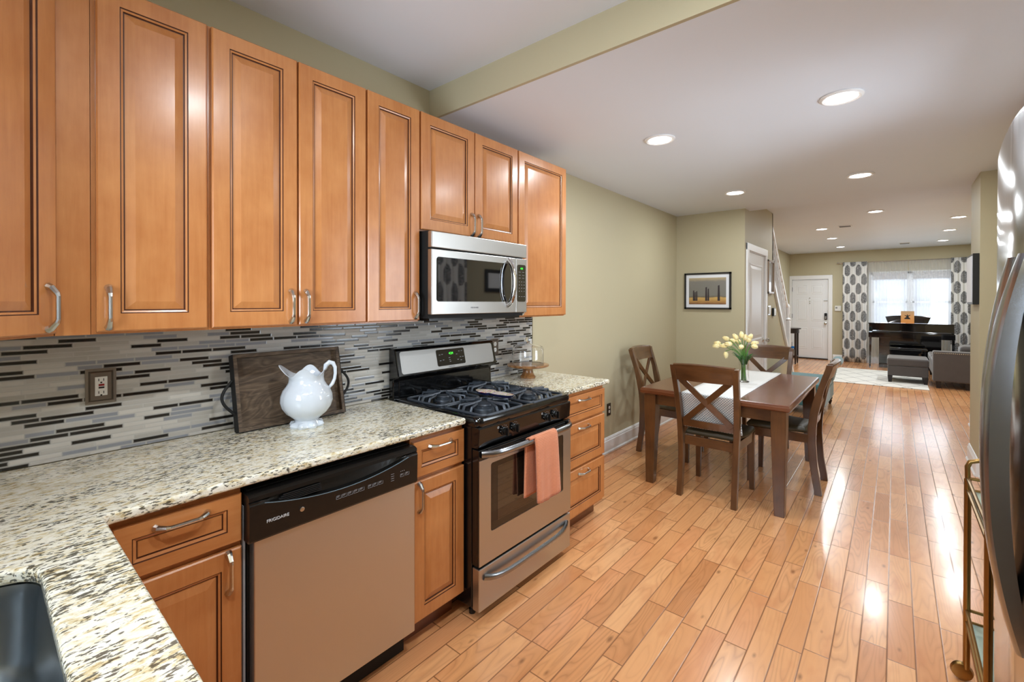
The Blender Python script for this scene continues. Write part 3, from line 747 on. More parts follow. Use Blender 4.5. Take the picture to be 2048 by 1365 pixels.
BX = 0.618; CT = 0.906
def base_cab(label, y0, y1, fronts):
    o = thing('base_cabinet', (0.3, (y0 + y1) / 2, 0), label, 'cabinet', 'maple base cabinets')
    mb = MB(); mb.box(0.004, 0.597, y0 + 0.0008, y1 - 0.0008, 0.105, CT); build('body', mb, M['maple'], o)
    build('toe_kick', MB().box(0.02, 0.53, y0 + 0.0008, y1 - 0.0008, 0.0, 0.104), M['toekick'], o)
    for (kind, a, b, c, d, hy, hz, ax) in fronts:
        p = raised_door(kind, BX, a, b, c, d, o, drawer=(kind == 'drawer' and d - c < 0.19))
        pull(p, BX, hy, hz, ax)
    return o
b1 = base_cab('base cabinet left of the dishwasher with one drawer over one door', 0.20, 0.534, [('drawer', 0.228, 0.532, 0.736, 0.885, 0.378, 0.855, 'y'), ('door', 0.228, 0.532, 0.112, 0.722, 0.493, 0.655, 'z')])
b2 = base_cab('narrow base cabinet between dishwasher and range', 1.174, 1.474, [('drawer', 1.180, 1.472, 0.728, 0.882, 1.325, 0.848, 'y'), ('door', 1.180, 1.472, 0.120, 0.714, 1.208, 0.645, 'z')])
b3 = base_cab('base cabinet with three drawers right of the range', 2.262, 2.812, [('drawer', 2.268, 2.806, 0.718, 0.880, 2.53, 0.845, 'y'), ('drawer', 2.268, 2.806, 0.428, 0.706, 2.53, 0.668, 'y'), ('drawer', 2.268, 2.806, 0.125, 0.416, 2.53, 0.378, 'y')])
# sink base along the back wall (its fronts face the aisle, away from the camera)
o = thing('sink_cabinet', (1.2, -0.1, 0), 'maple sink base cabinet under the near granite leg', 'cabinet', None)
mb = MB(); mb.box(0.60, 0.72, -0.43, 0.17, 0.105, CT); mb.box(1.70, 1.78, -0.43, 0.17, 0.105, CT); mb.box(0.72, 1.70, 0.15, 0.17, 0.105, CT); mb.box(0.72, 1.70, -0.43, 0.15, 0.105, 0.125); build('body', mb, M['maple'], o)
build('toe_kick', MB().box(0.60, 1.78, -0.43, 0.10, 0, 0.104), M['toekick'], o)

# ------------------------------------------------------------------ granite worktops and sink
def rrect(x0, x1, y0, y1, r, n=6):
    pts = []
    for cx, cy, a0 in ((x1 - r, y1 - r, 0), (x0 + r, y1 - r, 90), (x0 + r, y0 + r, 180), (x1 - r, y0 + r, 270)):
        for i in range(n + 1):
            a = R(a0 + 90 * i / n); pts.append((cx + r * math.cos(a), cy + r * math.sin(a)))
    return pts
mb = MB()
cor = [(0.66 - 0.02 * math.cos(R(a)), 0.23 - 0.02 * math.sin(R(a))) for a in (0, 30, 60, 90)]
hole = rrect(0.80, 1.60, -0.33, 0.085, 0.07)
mb.slab([(0.012, -0.435), (1.80, -0.435), (1.80, 0.21)] + list(reversed(cor)) + [(0.64, 1.462), (0.012, 1.462)], [hole], CT + 0.0005, 0.936)
tag(build('countertop', mb, M['granite'], bevel=0.009, seg=3), 'large L-shaped speckled granite worktop with the sink cut in it', 'countertop')
mb = MB(); mb.slab([(0.012, 2.256), (0.64, 2.256), (0.64, 2.835), (0.012, 2.835)], [], CT + 0.0005, 0.936)
tag(build('countertop', mb, M['granite'], bevel=0.009, seg=3), 'short speckled granite worktop right of the range', 'countertop')
sk = thing('sink', (1.2, -0.12, 0.72), 'undermount stainless sink basin in the near granite worktop', 'sink')
mb = MB()
prof = [(0.012, CT - 0.001), (0.002, CT - 0.001), (-0.002, CT - 0.02), (-0.010, 0.76), (-0.03, 0.735), (-0.06, 0.725)]
rings = []
for ins, z in prof:
    rr = rrect(0.80 - ins, 1.60 + ins, -0.33 - ins, 0.085 + ins, max(0.02, 0.07 + ins)); rings.append([(p[0], p[1], z) for p in rr])
mb.loops(rings, True, False, True)
build('basin', mb, M['sink_steel'], sk, smooth=True, solid=0.002)
build('drain', MB().lathe([(0.045, 0.727), (0.045, 0.7305), (0.03, 0.728)], (1.2, -0.12, 0), seg=24), M['chrome'], sk)
# backsplash
tag(struct('backsplash_left', MB().box(0.0005, 0.0095, -0.43, 2.774, 0.9365, 1.369), M['mosaic'], '', ''), 'grey, black and cream linear mosaic tile backsplash behind the range and tray', 'tile backsplash', kind='structure').name = 'trim_4'
tag(build('edge_trim', MB().box(0.0005, 0.0115, 2.7745, 2.781, 0.9365, 1.369), M['nickel']), 'thin metal strip ending the mosaic tile', 'edge strip', kind='structure').name = 'trim_5'

# ------------------------------------------------------------------ electrical plates
def duplex(name, y, z, w, h, mat, label, gfci=False, x=0.0095):
    o = thing(name, (x, y, z), label, 'outlet')
    mb = MB(); mb.loops([[(x + d, y - w / 2 + i, z - h / 2 + i), (x + d, y + w / 2 - i, z - h / 2 + i), (x + d, y + w / 2 - i, z + h / 2 - i), (x + d, y - w / 2 + i, z + h / 2 - i)] for i, d in ((0, 0.0), (0, .004), (0.008, .005), (0.010, .003), (0.014, .007))])
    build('cover_plate', mb, mat, o)
    if gfci:
        ins = build('receptacle', MB().box(x, x + 0.0095, y - 0.0165, y + 0.0165, z - 0.033, z + 0.033), M['white_plastic'], o, bevel=0.001)
        build('reset_button', MB().box(x + 0.009, x + 0.011, y - 0.007, y + 0.008, z + 0.001, z + 0.008), M['red'], o)
        build('test_button', MB().box(x + 0.009, x + 0.011, y - 0.007, y + 0.008, z - 0.0075, z - 0.002), M['black_plastic'], o)
        for zz in (0.022, -0.022):
            build('slot', MB().box(x + 0.009, x + 0.0098, y - 0.0075, y - 0.0055, z + zz - 0.004, z + zz + 0.005), M['black_matte'], ins)
            build('slot', MB().box(x + 0.009, x + 0.0098, y + 0.0055, y + 0.0075, z + zz - 0.004, z + zz + 0.005), M['black_matte'], ins)
            build('ground_slot', MB().lathe([(0.0028, 0), (0.0028, 0.0008)], (x + 0.009, y, z + zz - 0.009), 'x', 10), M['black_matte'], ins)
    else:
        for zz in (0.02, -0.02):
            r_ = build('receptacle', MB().lathe([(0.0145, 0), (0.0145, 0.0082), (0.012, 0.009)], (x, y, z + zz), 'x', 20), M['white_plastic'], o)
            for yy in (-0.006, 0.004): build('slot', MB().box(x + 0.0088, x + 0.0094, y + yy, y + yy + 0.002, z + zz - 0.003, z + zz + 0.005), M['black_matte'], r_)
    return o
duplex('wall_outlet', 0.2915, 1.172, 0.082, 0.122, M['bronze'], 'bronze framed outlet with a red reset button in the tile left of the tray', True)
duplex('wall_outlet', 2.345, 1.155, 0.075, 0.115, M['bronze'], 'metal plate outlet in the tile just right of the range back')
duplex('wall_outlet', 4.02, 0.415, 0.075, 0.118, M['dark_bronze'], 'dark bronze duplex outlet low on the dining wall', x=0.0005)
# on the stair wall
o = thing('light_switch', (0.80, 7.15, 1.36), 'nickel double light switch plate beside the closet door', 'light switch')
build('cover_plate', MB().box(0.8005, 0.808, 7.07, 7.23, 1.29, 1.42), M['nickel'], o)
build('rocker', MB().box(0.808, 0.814, 7.09, 7.14, 1.305, 1.405), M['white_plastic'], o); build('rocker', MB().box(0.808, 0.814, 7.16, 7.21, 1.305, 1.405), M['white_plastic'], o)
o = thing('thermostat', (0.80, 7.42, 1.33), 'small dark thermostat with a white face on the stair wall', 'thermostat')
build('case', MB().box(0.8005, 0.83, 7.34, 7.46, 1.27, 1.385), M['black_plastic'], o); build('face', MB().box(0.83, 0.834, 7.35, 7.45, 1.28, 1.375), M['white_plastic'], o)
o = thing('alarm_keypad', (1.03, 13.99, 1.32), 'white alarm keypad on the wall between front door and curtain', 'alarm keypad')
build('case', MB().box(0.985, 1.115, 13.97, 13.9995, 1.25, 1.38), M['white_plastic'], o, bevel=0.004); build('screen', MB().box(1.0, 1.04, 13.967, 13.97, 1.31, 1.35), M['print_grey'], o)

# ------------------------------------------------------------------ dishwasher
dw = thing('dishwasher', (0.32, 0.86, 0), 'stainless dishwasher with a black control panel under the granite', 'dishwasher')
DY0, DY1 = 0.545, 1.170
build('tub', MB().box(0.03, 0.60, DY0 + 0.005, DY1 - 0.005, 0.10, 0.88), M['black_matte'], dw)
build('door', MB().box(0.600, 0.640, DY0 + 0.012, DY1 - 0.001, 0.115, 0.731), M['steel_dw'], dw, bevel=0.003)
build('toe_panel', MB().box(0.10, 0.57, DY0 + 0.005, DY1 - 0.005, 0.004, 0.10), M['black_matte'], dw)
build('side_insulation', MB().box(0.30, 0.612, 0.5355, 0.5415, 0.11, 0.84), plain('grey_insulation', (150, 156, 162), 0.7, mott=0.2), dw)
# console: black, with a scooped recess below the top edge
mb = MB()
ys = [DY0 - 0.008 + (DY1 - DY0 + 0.006) * i / 24 for i in range(25)]
prof = []
for y in ys:
    u = (y - ys[0]) / (ys[-1] - ys[0]); arc = max(0.0, 1 - ((u - 0.5) / 0.44) ** 2); zl = 0.853 - 0.038 * arc
    dep = 0.016 * min(1, arc * 3)
    prof.append([(0.598, y, 0.733), (0.652, y, 0.733), (0.657, y, 0.740), (0.659, y, zl - 0.006), (0.657, y, zl - 0.002), (0.657 - dep, y, zl + 0.002), (0.650 - dep, y, 0.858), (0.655, y, 0.860), (0.654, y, 0.872), (0.640, y, 0.878), (0.598, y, 0.878)])
mb.loops(prof)
cp = build('control_panel', mb, M['black_plastic'], dw)
mb = MB(); arcp = []
for i in range(29):
    u = 0.07 + 0.86 * i / 28; y = ys[0] + u * (ys[-1] - ys[0]); arc = max(0.0, 1 - ((u - 0.5) / 0.44) ** 2); arcp.append((0.6586, y, 0.853 - 0.038 * arc - 0.004))
mb.tube(arcp, 0.0011, 6); build('accent_line', mb, plain('blue_grey_gloss', (110, 130, 142), 0.2), cp)
mb = MB()
for i in range(5): mb.box(0.6425, 0.655, 0.615 + i * 0.006, 0.765 - i * 0.001, 0.829 + i * 0.0055, 0.8315 + i * 0.0055)
build('vent_slots', mb, M['black_matte'], cp)
text('brand_lettering', 'FRIGIDAIRE', 0.0135, M['print_white'], (0.6595, 0.620, 0.787), FX, cp, sx=1.0)
build('start_button', MB().lathe([(0.0075, 0), (0.0075, 0.004), (0.005, 0.005)], (0.6585, 0.695, 0.789), 'x', 20), M['nickel'], cp)
mb = MB()
def keybox(y, z, w=0.019, h=0.012):
    for (a, b, c, d) in ((y, y + w, z, z + 0.0009), (y, y + 0.0009, z, z + h), (y + w - 0.0009, y + w, z, z + h), (y, y + w * 0.7, z + h - 0.0015, z + h), (y + 0.002, y + w * 0.6, z + h * 0.55, z + h * 0.7)):
        mb.box(0.659, 0.6597, a, b, c, d)
for i in range(5): keybox(0.815 + i * 0.0225, 0.779)
for i in range(3): keybox(0.940 + i * 0.0225, 0.779)
for i in range(2): keybox(1.083 + i * 0.024, 0.779, 0.018)
for i in range(4): mb.box(0.659, 0.6597, 1.040, 1.054, 0.775 + i * 0.0085, 0.7765 + i * 0.0085)
for i in range(3): mb.box(0.659, 0.6597, 1.084 + i * 0.008, 1.087 + i * 0.008, 0.800, 0.802)
build('button_markings', mb, M['print_grey'], cp)

# ------------------------------------------------------------------ microwave
mw = thing('microwave', (0.2, 1.831, 1.40), 'stainless over-the-range microwave with a curved door handle', 'microwave')
MY0, MY1 = 1.4555, 2.2095
build('housing', MB().box(0.01, 0.372, MY0 + 0.004, MY1 - 0.004, 1.385, 1.8235), M['black_matte'], mw)
build('top_grille', MB().box(0.372, 0.402, MY0, MY1, 1.738, 1.820), M['steel'], mw, bevel=0.004)
dr = build('door', MB().box(0.372, 0.402, MY0, 2.105, 1.405, 1.731), M['steel'], mw, bevel=0.003)
build('control_frame', MB().box(0.372, 0.402, 2.1065, MY1, 1.405, 1.731), M['steel'], mw, bevel=0.003)
def rr_panel(x, y0, y1, z0, z1, r, d, name, mat, parent):
    mb = MB(); pts = rrect(y0, y1, z0, z1, r, 5)
    mb.loops([[(x, p[0], p[1]) for p in pts], [(x + d, p[0], p[1]) for p in pts]])
    return build(name, mb, mat, parent)
rr_panel(0.402, 1.487, 2.060, 1.470, 1.694, 0.014, 0.0022, 'door_window', M['mw_glass'], dr)
cpn = rr_panel(0.402, 2.118, 2.196, 1.470, 1.694, 0.012, 0.0022, 'control_pad', M['mw_glass'], mw)
mb = MB(); hp = []
for i in range(17):
    a = -1 + 2 * i / 16; hp.append((0.402 + 0.052 * (1 - a * a) ** 0.6, 2.030, 1.582 + a * 0.135))
mb.tube(hp, 0.010, 10, sy=1.5); build('door_handle', mb, M['chrome'], dr, smooth=True)
text('brand_lettering', 'FRIGIDAIRE', 0.012, M['print_grey'], (0.4025, 1.755, 1.438), FX, dr)
build('clock_display', MB().box(0.4042, 0.4048, 2.135, 2.176, 1.664, 1.678), plain('display_dark', (6, 20, 8), 0.3), cpn)
text('clock_digits', '4:25', 0.0145, M['green_led'], (0.405, 2.156, 1.671), FX, cpn)
mb = MB()
for r_ in range(3):
    for c_ in range(2): mb.box(0.4042, 0.4046, 2.128 + c_ * 0.034, 2.148 + c_ * 0.034, 1.648 - r_ * 0.018, 1.650 - r_ * 0.018)
for r_ in range(4):
    for c_ in range(3): mb.box(0.4042, 0.4046, 2.132 + c_ * 0.023, 2.137 + c_ * 0.023, 1.588 - r_ * 0.019, 1.593 - r_ * 0.019)
for c_ in range(3): mb.box(0.4042, 0.4046, 2.130 + c_ * 0.023, 2.141 + c_ * 0.023, 1.500, 1.503)
build('button_markings', mb, M['print_grey'], cpn)
mb = MB(); mb.box(0.03, 0.36, MY0 + 0.02, MY1 - 0.02, 1.372, 1.3848); build('underside_vent', mb, M['black_plastic'], mw)
# ------------------------------------------------------------------ gas range
rg = thing('gas_range', (0.37, 1.862, 0), 'freestanding stainless and black gas range between the base cabinets', 'stove')
RY0, RY1 = 1.481, 2.243
build('body', MB().box(0.03, 0.655, RY0, RY1, 0.055, 0.898), M['black_gloss'], rg, bevel=0.003)
for (fx, fy) in ((0.08, RY0 + 0.04), (0.08, RY1 - 0.04), (0.62, RY0 + 0.04), (0.62, RY1 - 0.04)):
    build('levelling_foot', MB().lathe([(0.016, 0), (0.016, 0.02), (0.01, 0.025), (0.01, 0.056)], (fx, fy, 0), seg=14), M['black_plastic'], rg)
# cooktop with raised rim, sitting over the worktop line
mb = MB()
def ctr(i, z, x0=0.055): return [(p[0], p[1], z) for p in rrect(x0 + i, 0.705 - i, RY0 - 0.004 + i, RY1 + 0.004 - i, 0.035, 5)]
mb.loops([ctr(0.006, 0.893), ctr(0.0, 0.905), ctr(0.0, 0.925), ctr(0.006, 0.936), ctr(0.022, 0.939), ctr(0.040, 0.931), ctr(0.055, 0.926)])
cook = build('cooktop', mb, M['black_gloss'], rg, smooth=True)
mb = MB(); pr = [(0.650, 0.796), (0.690, 0.796), (0.697, 0.804), (0.703, 0.885), (0.698, 0.893), (0.650, 0.893)]
mb.loops([[(p[0], y, p[1]) for p in pr] for y in (RY0 + 0.001, RY1 - 0.001)])
cpnl = build('control_panel', mb, M['black_gloss'], rg, bevel=0.003)
for y in (1.655, 1.735, 2.005, 2.085):
    k = MB(); k.lathe([(0.021, 0.0), (0.021, 0.004), (0.017, 0.006), (0.0165, 0.016), (0.014, 0.018)], (0.700, y, 0.845), 'x', 24)
    k.box(0.716, 0.730, y - 0.0045, y + 0.0045, 0.827, 0.863)
    kn = build('knob', k, M['black_plastic'], cpnl, smooth=True)
    kk = MB()
    for a in (120, 90, 60, 30, 0, -30, -60): kk.box(0.7015, 0.7035, y + 0.026 * math.sin(R(a - 30)) - 0.0012, y + 0.026 * math.sin(R(a - 30)) + 0.0012, 0.848 + 0.026 * math.cos(R(a - 30)) - 0.0012, 0.848 + 0.026 * math.cos(R(a - 30)) + 0.0012)
    build('dial_marks', kk, M['print_grey'], cpnl)
for y in (1.612, 1.963): 
    k = MB()
    for (a, b, c, d) in ((-.005, .005, .874, .8755), (-.005, .005, .866, .8675), (-.005, -.0035, .866, .8755), (.0035, .005, .866, .8755)): k.box(0.7025, 0.7035, y + a, y + b, c, d)
    build('burner_symbol', k, M['print_white'], cpnl)
# oven door
od = build('oven_door', MB().box(0.658, 0.700, RY0 + 0.001, RY1 - 0.001, 0.255, 0.790), M['black_gloss'], rg, bevel=0.003)
mb = MB(); mb.slab([(RY0 + 0.002, 0.258), (RY1 - 0.002, 0.258), (RY1 - 0.002, 0.742), (RY0 + 0.002, 0.742)], [rrect(1.560, 2.165, 0.395, 0.715, 0.012, 4)], 0, 0.003)
mb.xf(Matrix(((0, 0, 1, 0.7005), (1, 0, 0, 0), (0, 1, 0, 0), (0, 0, 0, 1))))
build('door_skin', mb, M['steel'], od)
build('door_glass', MB().box(0.6985, 0.7018, 1.561, 2.164, 0.396, 0.714), M['black_gloss'], od)
build('oven_window', MB().box(0.7018, 0.7026, 1.607, 2.118, 0.430, 0.690), M['dark_glass'], od)
mb = MB()
for z in (0.758, 0.768, 0.778): mb.box(0.7, 0.704, RY0 + 0.06, RY1 - 0.06, z, z + 0.004)
build('door_vent', mb, M['black_matte'], od)
def bowed(y0, y1, x, z, r, out, name, parent, sy=1.25):
    mb = MB(); pts = []
    n = 18
    for i in range(n + 1):
        u = i / n; a = -1 + 2 * u
        pts.append((x + out * min(1.0, (1 - a ** 10) * 1.02) * (0.86 + 0.14 * (1 - a * a)), y0 + (y1 - y0) * u, z))
    mb.tube(pts, r, 12, sy=sy); return build(name, mb, M['steel_handle'], parent, smooth=True)
bowed(1.500, 2.228, 0.700, 0.770, 0.0135, 0.052, 'door_handle', od)
dw_ = build('bottom_drawer', MB().box(0.658, 0.702, RY0 + 0.002, RY1 - 0.002, 0.048, 0.244), M['steel'], rg, bevel=0.004)
mb = MB(); pts = []
for i in range(25):
    u = i / 24; a = -1 + 2 * u
    pts.append((0.701 + 0.030 * min(1.0, (1 - a ** 8)), 1.515 + 0.69 * u, 0.178 + 0.022 * a * a * a * a))
mb.tube(pts, 0.011, 10, sy=1.3); build('drawer_handle', mb, M['steel_handle'], dw_, smooth=True)
# back guard
mb = MB(); pr = [(0.032, 0.90), (0.075, 0.90), (0.070, 1.035), (0.082, 1.045), (0.118, 1.058), (0.122, 1.068), (0.090, 1.200), (0.078, 1.213), (0.032, 1.213)]
mb.loops([[(p[0], y, p[1]) for p in pr] for y in (RY0 - 0.017, RY1 + 0.002)])
bg = build('back_guard', mb, M['black_gloss'], rg, bevel=0.006)
def bgp(y, z, d=0.0):   # point on the tilted guard face
    return (0.1205 - (z - 1.068) * 0.032 / 0.132 + 0.0012 + d, y, z)
mb = MB(); pts = rrect(RY0 + 0.008, RY1 - 0.022, 1.076, 1.196, 0.014, 5)
mb.loops([[bgp(p[0], p[1], -0.002) for p in pts], [bgp(p[0], p[1], 0.001) for p in pts]]); bp = build('guard_panel', mb, M['steel_guard'], bg)
mb = MB(); pts = rrect(1.742, 1.965, 1.092, 1.186, 0.010, 5)
mb.loops([[bgp(p[0], p[1], 0.0) for p in pts], [bgp(p[0], p[1], 0.0022) for p in pts]]); cl = build('clock_panel', mb, M['black_gloss'], bg)
TILT = (R(90) - math.atan(0.032 / 0.132), 0, R(90))
text('clock_digits', '4:24', 0.020, M['green_led'], bgp(1.855, 1.160, 0.0026), TILT, bg)
text('brand_lettering', 'FRIGIDAIRE', 0.0095, M['print_grey'], bgp(1.850, 1.084, 0.0014), TILT, bg)
mb = MB()
for (yy, zz) in ((1.765, 1.155), (1.785, 1.157), (1.767, 1.122), (1.790, 1.124), (1.838, 1.134), (1.840, 1.122), (1.842, 1.112), (1.900, 1.150), (1.922, 1.166), (1.944, 1.167), (1.928, 1.132), (1.948, 1.132), (1.905, 1.118), (1.93, 1.112)):
    a = bgp(yy - 0.006, zz, 0.0024); b = bgp(yy + 0.006, zz + 0.003, 0.0028)
    mb.box(min(a[0], b[0]), max(a[0], b[0]) + 0.0004, yy - 0.006, yy + 0.006, zz, zz + 0.003)
tag(build('button_markings', mb, M['print_grey'], bg), kind='stuff')
mb = MB(); mb.box(0.070, 0.0745, RY0 + 0.02, RY1 - 0.02, 0.945, 1.035); build('guard_recess', mb, M['black_gloss'], bg, bevel=0.004)
# burners and grates
gi = 0
for bx, by, br in ((0.235, 1.680, 0.036), (0.545, 1.680, 0.042), (0.235, 2.045, 0.036), (0.545, 2.045, 0.042)):
    build('burner', MB().lathe([(br + 0.012, 0.924), (br + 0.010, 0.932), (br, 0.934), (br, 0.944), (br + 0.004, 0.947), (br, 0.953), (br - 0.012, 0.954)], (bx, by, 0), seg=28), M['iron'], cook, smooth=True)
    g = MB()
    sx_, sy_ = 0.142, 0.150; zt = 0.962; zb = 0.9335
    # base ring following the burner bowl
    g.tube([(p[0], p[1], zb + 0.004) for p in rrect(bx - sx_, bx + sx_, by - sy_, by + sy_, 0.035, 4)], 0.007, 6, closed=True)
    for (dx, dy) in ((1, 0), (-1, 0), (0, 1), (0, -1)):
        L0 = sx_ if dx else sy_
        # looped finger: rises from the ring, runs in, forks
        g.tube([(bx + dx * L0, by + dy * L0, zb + 0.004), (bx + dx * (L0 - 0.012), by + dy * (L0 - 0.012), zt), (bx + dx * 0.075, by + dy * 0.075, zt + 0.002), (bx + dx * 0.030, by + dy * 0.030, zt + 0.007), (bx + dx * 0.022, by + dy * 0.022, zt + 0.012)], [0.008, 0.008, 0.008, 0.007, 0.004], 6)
        tx, ty = -dy, dx
        w = 0.042
        g.tube([(bx + dx * (L0 - 0.012) + tx * w, by + dy * (L0 - 0.012) + ty * w, zb + 0.006), (bx + dx * (L0 - 0.02) + tx * w, by + dy * (L0 - 0.02) + ty * w, zt - 0.003), (bx + dx * 0.070 + tx * 0.018, by + dy * 0.070 + ty * 0.018, zt),
                (bx + dx * 0.060, by + dy * 0.060, zt + 0.001), (bx + dx * 0.070 - tx * 0.018, by + dy * 0.070 - ty * 0.018, zt), (bx + dx * (L0 - 0.02) - tx * w, by + dy * (L0 - 0.02) - ty * w, zt - 0.003), (bx + dx * (L0 - 0.012) - tx * w, by + dy * (L0 - 0.012) - ty * w, zb + 0.006)], 0.0065, 6)
    lab = ['back left', 'front left', 'back right', 'front right'][gi]; gi += 1
    go = build('burner_grate', g, M['iron'], smooth=True)
    tag(go, 'cast iron grate over the %s burner of the range' % lab, 'burner grate', 'burner grates')
# spoon rest
so = thing('spoon_rest', (0.50, 1.79, 0.972), 'colourful painted spoon rest lying across the range grates', 'spoon rest')
mb = MB(); P = []
for i in range(21):
    u = i / 20; xx = 0.39 + 0.255 * u
    w = 0.008 + 0.040 * math.sin(PI * min(1, u / 0.62)) ** 0.8 if u < 0.45 else 0.024 + 0.013 * math.sin(PI * (u - 0.45) / 0.55 * 1.0 + 0.3)
    if u > 0.95: w *= 0.75
    if i == 20: w = 0.010
    P.append((xx, w))
pts = [(x, 1.782 - w + (x - 0.39) * 0.02) for x, w in P] + [(x, 1.782 + w + (x - 0.39) * 0.02) for x, w in reversed(P)]
mb.loops([[(0.5175 + (p[0] - 0.5175) * 0.92, 1.785 + (p[1] - 1.785) * 0.85, 0.9775) for p in pts], [(p[0], p[1], 0.988) for p in pts]], True, True, False)
build('rest_rim', mb, plain('navy_glaze', (28, 32, 66), 0.12, coat=0.6), so, solid=0.003)
mb = MB(); mb.loops([[(0.5175 + (p[0] - 0.5175) * 0.95, 1.785 + (p[1] - 1.785) * 0.9, 0.982) for p in pts], [(0.5175 + (p[0] - 0.5175) * 0.98, 1.785 + (p[1] - 1.785) * 0.96, 0.9895) for p in pts]])
build('rest_top', mb, M['spoon'], so)
# towel over the oven handle
mb = MB(); BXH = 0.752; BZ = 0.770; ny = 14
def towel_sheet(y0, y1, x_end, z_end, front):
    rows = []
    path = [(x_end, z_end)]
    n = 16
    if front: seq = [(BXH + 0.017 * math.sin(R(a)), BZ + 0.0215 * math.cos(R(a))) for a in (-60, -30, 0, 30, 60, 90)] + [(BXH + 0.020 + (x_end - BXH - 0.020) * t, BZ - 0.01 + (z_end - BZ + 0.01) * t) for t in [k / n for k in range(1, n + 1)]]
    else: seq = [(BXH + 0.0175 * math.sin(R(a)), BZ + 0.0215 * math.cos(R(a))) for a in (50, 20, -10, -40, -80)] + [(BXH - 0.021 + (x_end - BXH + 0.021) * t, BZ - 0.01 + (z_end - BZ + 0.01) * t) for t in [k / n for k in range(1, n + 1)]]
    for k, (x, z) in enumerate(seq):
        t = k / (len(seq) - 1); r = []
        for j in range(ny + 1):
            u = j / ny; wv = 0.006 * t * math.sin(u * 7.0 + 0.6) + 0.003 * t * math.sin(u * 17)
            if not front: wv *= 0.4
            sp = (u - 0.5) * (1 + 0.10 * t)
            r.append((x + wv, (y0 + y1) / 2 + (y1 - y0) * sp + 0.012 * t, z - (0.014 * t * math.sin(u * 3.1) if front else 0.0)))
        rows.append(r)
    return rows
tw = thing('dish_towel', (0.752, 1.90, 0.47), 'terracotta waffle dish towel hanging over the oven door handle', 'towel')
mb = MB(); mb.loops(towel_sheet(1.815, 2.000, 0.778, 0.462, True), False); build('front_fold', mb, M['towel'], tw, smooth=True, solid=0.009)
mb = MB(); mb.loops(towel_sheet(1.780, 1.960, 0.722, 0.482, False), False); build('back_fold', mb, M['towel'], tw, smooth=True, solid=0.006)

# ------------------------------------------------------------------ counter objects
# wooden tray leaning on the tile
tr_o = thing('serving_tray', (0.06, 0.92, 0.936), 'dark plank serving tray with black iron handles leaning on the tile', 'tray')
TW, TH, TD = 0.462, 0.315, 0.045
mat = Matrix.Translation((0.112, 0.690, 0.9375)) @ Matrix.Rotation(R(-12.5), 4, 'Y')
def loc_build(name, mb, m, parent, **kw): mb.xf(mat); return build(name, mb, m, parent, **kw)
mb = MB(); mb.box(-0.018, -0.004, 0.01, TW - 0.01, 0.01, TH - 0.01); loc_build('tray_base', mb, M['plank'], tr_o)
mb = MB(); mb.box(-0.022, 0.020, 0, TW, 0, 0.014); mb.box(-0.022, 0.020, 0, TW, TH - 0.014, TH); mb.box(-0.022, 0.020, 0, 0.014, 0.014, TH - 0.014); mb.box(-0.022, 0.020, TW - 0.014, TW, 0.014, TH - 0.014)
loc_build('tray_rim', mb, M['plank'], tr_o)
mb = MB()
for (a, b, c, d) in ((-0.001, TW + 0.001, -0.0015, 0.0), (-0.001, TW + 0.001, TH, TH + 0.0015), (-0.002, 0.0, 0, TH), (TW, TW + 0.002, 0, TH)): mb.box(-0.023, 0.021, a, b, c, d)
loc_build('iron_band', mb, M['black_matte'], tr_o)
for s_, y in ((-1, 0.0), (1, TW)):
    mb = MB(); mb.tube([(0.0, y + s_ * 0.042 * math.sin(PI * i / 14) + s_ * 0.003, 0.075 + 0.135 * i / 14) for i in range(15)], 0.006, 8); loc_build('iron_handle', mb, M['black_matte'], tr_o)
# pitcher
pc = thing('pitcher', (0.215, 0.925, 0.9365), 'white ceramic pitcher with a scalloped foot in front of the tray', 'pitcher')
prof = [(0.062, 0.000), (0.066, 0.004), (0.060, 0.014), (0.048, 0.024), (0.045, 0.030), (0.060, 0.042), (0.083, 0.062), (0.098, 0.085), (0.1045, 0.110), (0.102, 0.135), (0.093, 0.158), (0.081, 0.173), (0.071, 0.187), (0.067, 0.199), (0.067, 0.212), (0.071, 0.224), (0.076, 0.234)]
seg = 64; mb = MB(); rings = []
SP = R(-125)     # spout direction (towards -Y)
for k, (r, h) in enumerate(prof + [(r - 0.0035, h) for r, h in reversed(prof[5:])]):
    outer = k < len(prof); kk = k if outer else len(prof) - 1 - (k - len(prof)); t = max(0, (h - 0.180) / 0.054)
    ring = []
    for j in range(seg):
        a = 2 * PI * j / seg; d = math.cos(a - SP)
        rr = r; hh = h
        if kk <= 2: rr += 0.006 * math.cos(8 * a); hh += (0.004 + 0.003 * math.cos(8 * a)) if kk > 0 else 0.0
        if 5 <= kk <= 12: rr *= 1 - 0.018 * (abs(math.cos(3 * a)) < 0.10)
        if t > 0:
            w = math.exp(-((math.acos(max(-1, min(1, d)))) / 0.62) ** 2)
            bk = math.exp(-((math.acos(max(-1, min(1, -d)))) / 0.9) ** 2)
            sd = math.exp(-((math.acos(max(-1, min(1, abs(math.sin(a - SP)) if True else 0)))) / 0.55) ** 2)
            hh += t * (0.012 * w + 0.006 * bk + 0.018 * math.cos(4 * (a - SP)))
            rr += t * t * (0.030 * w + 0.004 * bk + 0.004 * math.cos(4 * (a - SP)))
        ring.append((0.215 + rr * math.cos(a), 0.925 + rr * math.sin(a), 0.9365 + hh))
    rings.append(ring)
mb.loops(rings, True, True, True); build('pitcher_body', mb, M['ceramic'], pc, smooth=True)
mb = MB(); hd = R(62)
hp = [(0.070, 0.236), (0.076, 0.256), (0.090, 0.268), (0.105, 0.264), (0.113, 0.246), (0.114, 0.220), (0.111, 0.196), (0.103, 0.176), (0.090, 0.160)]
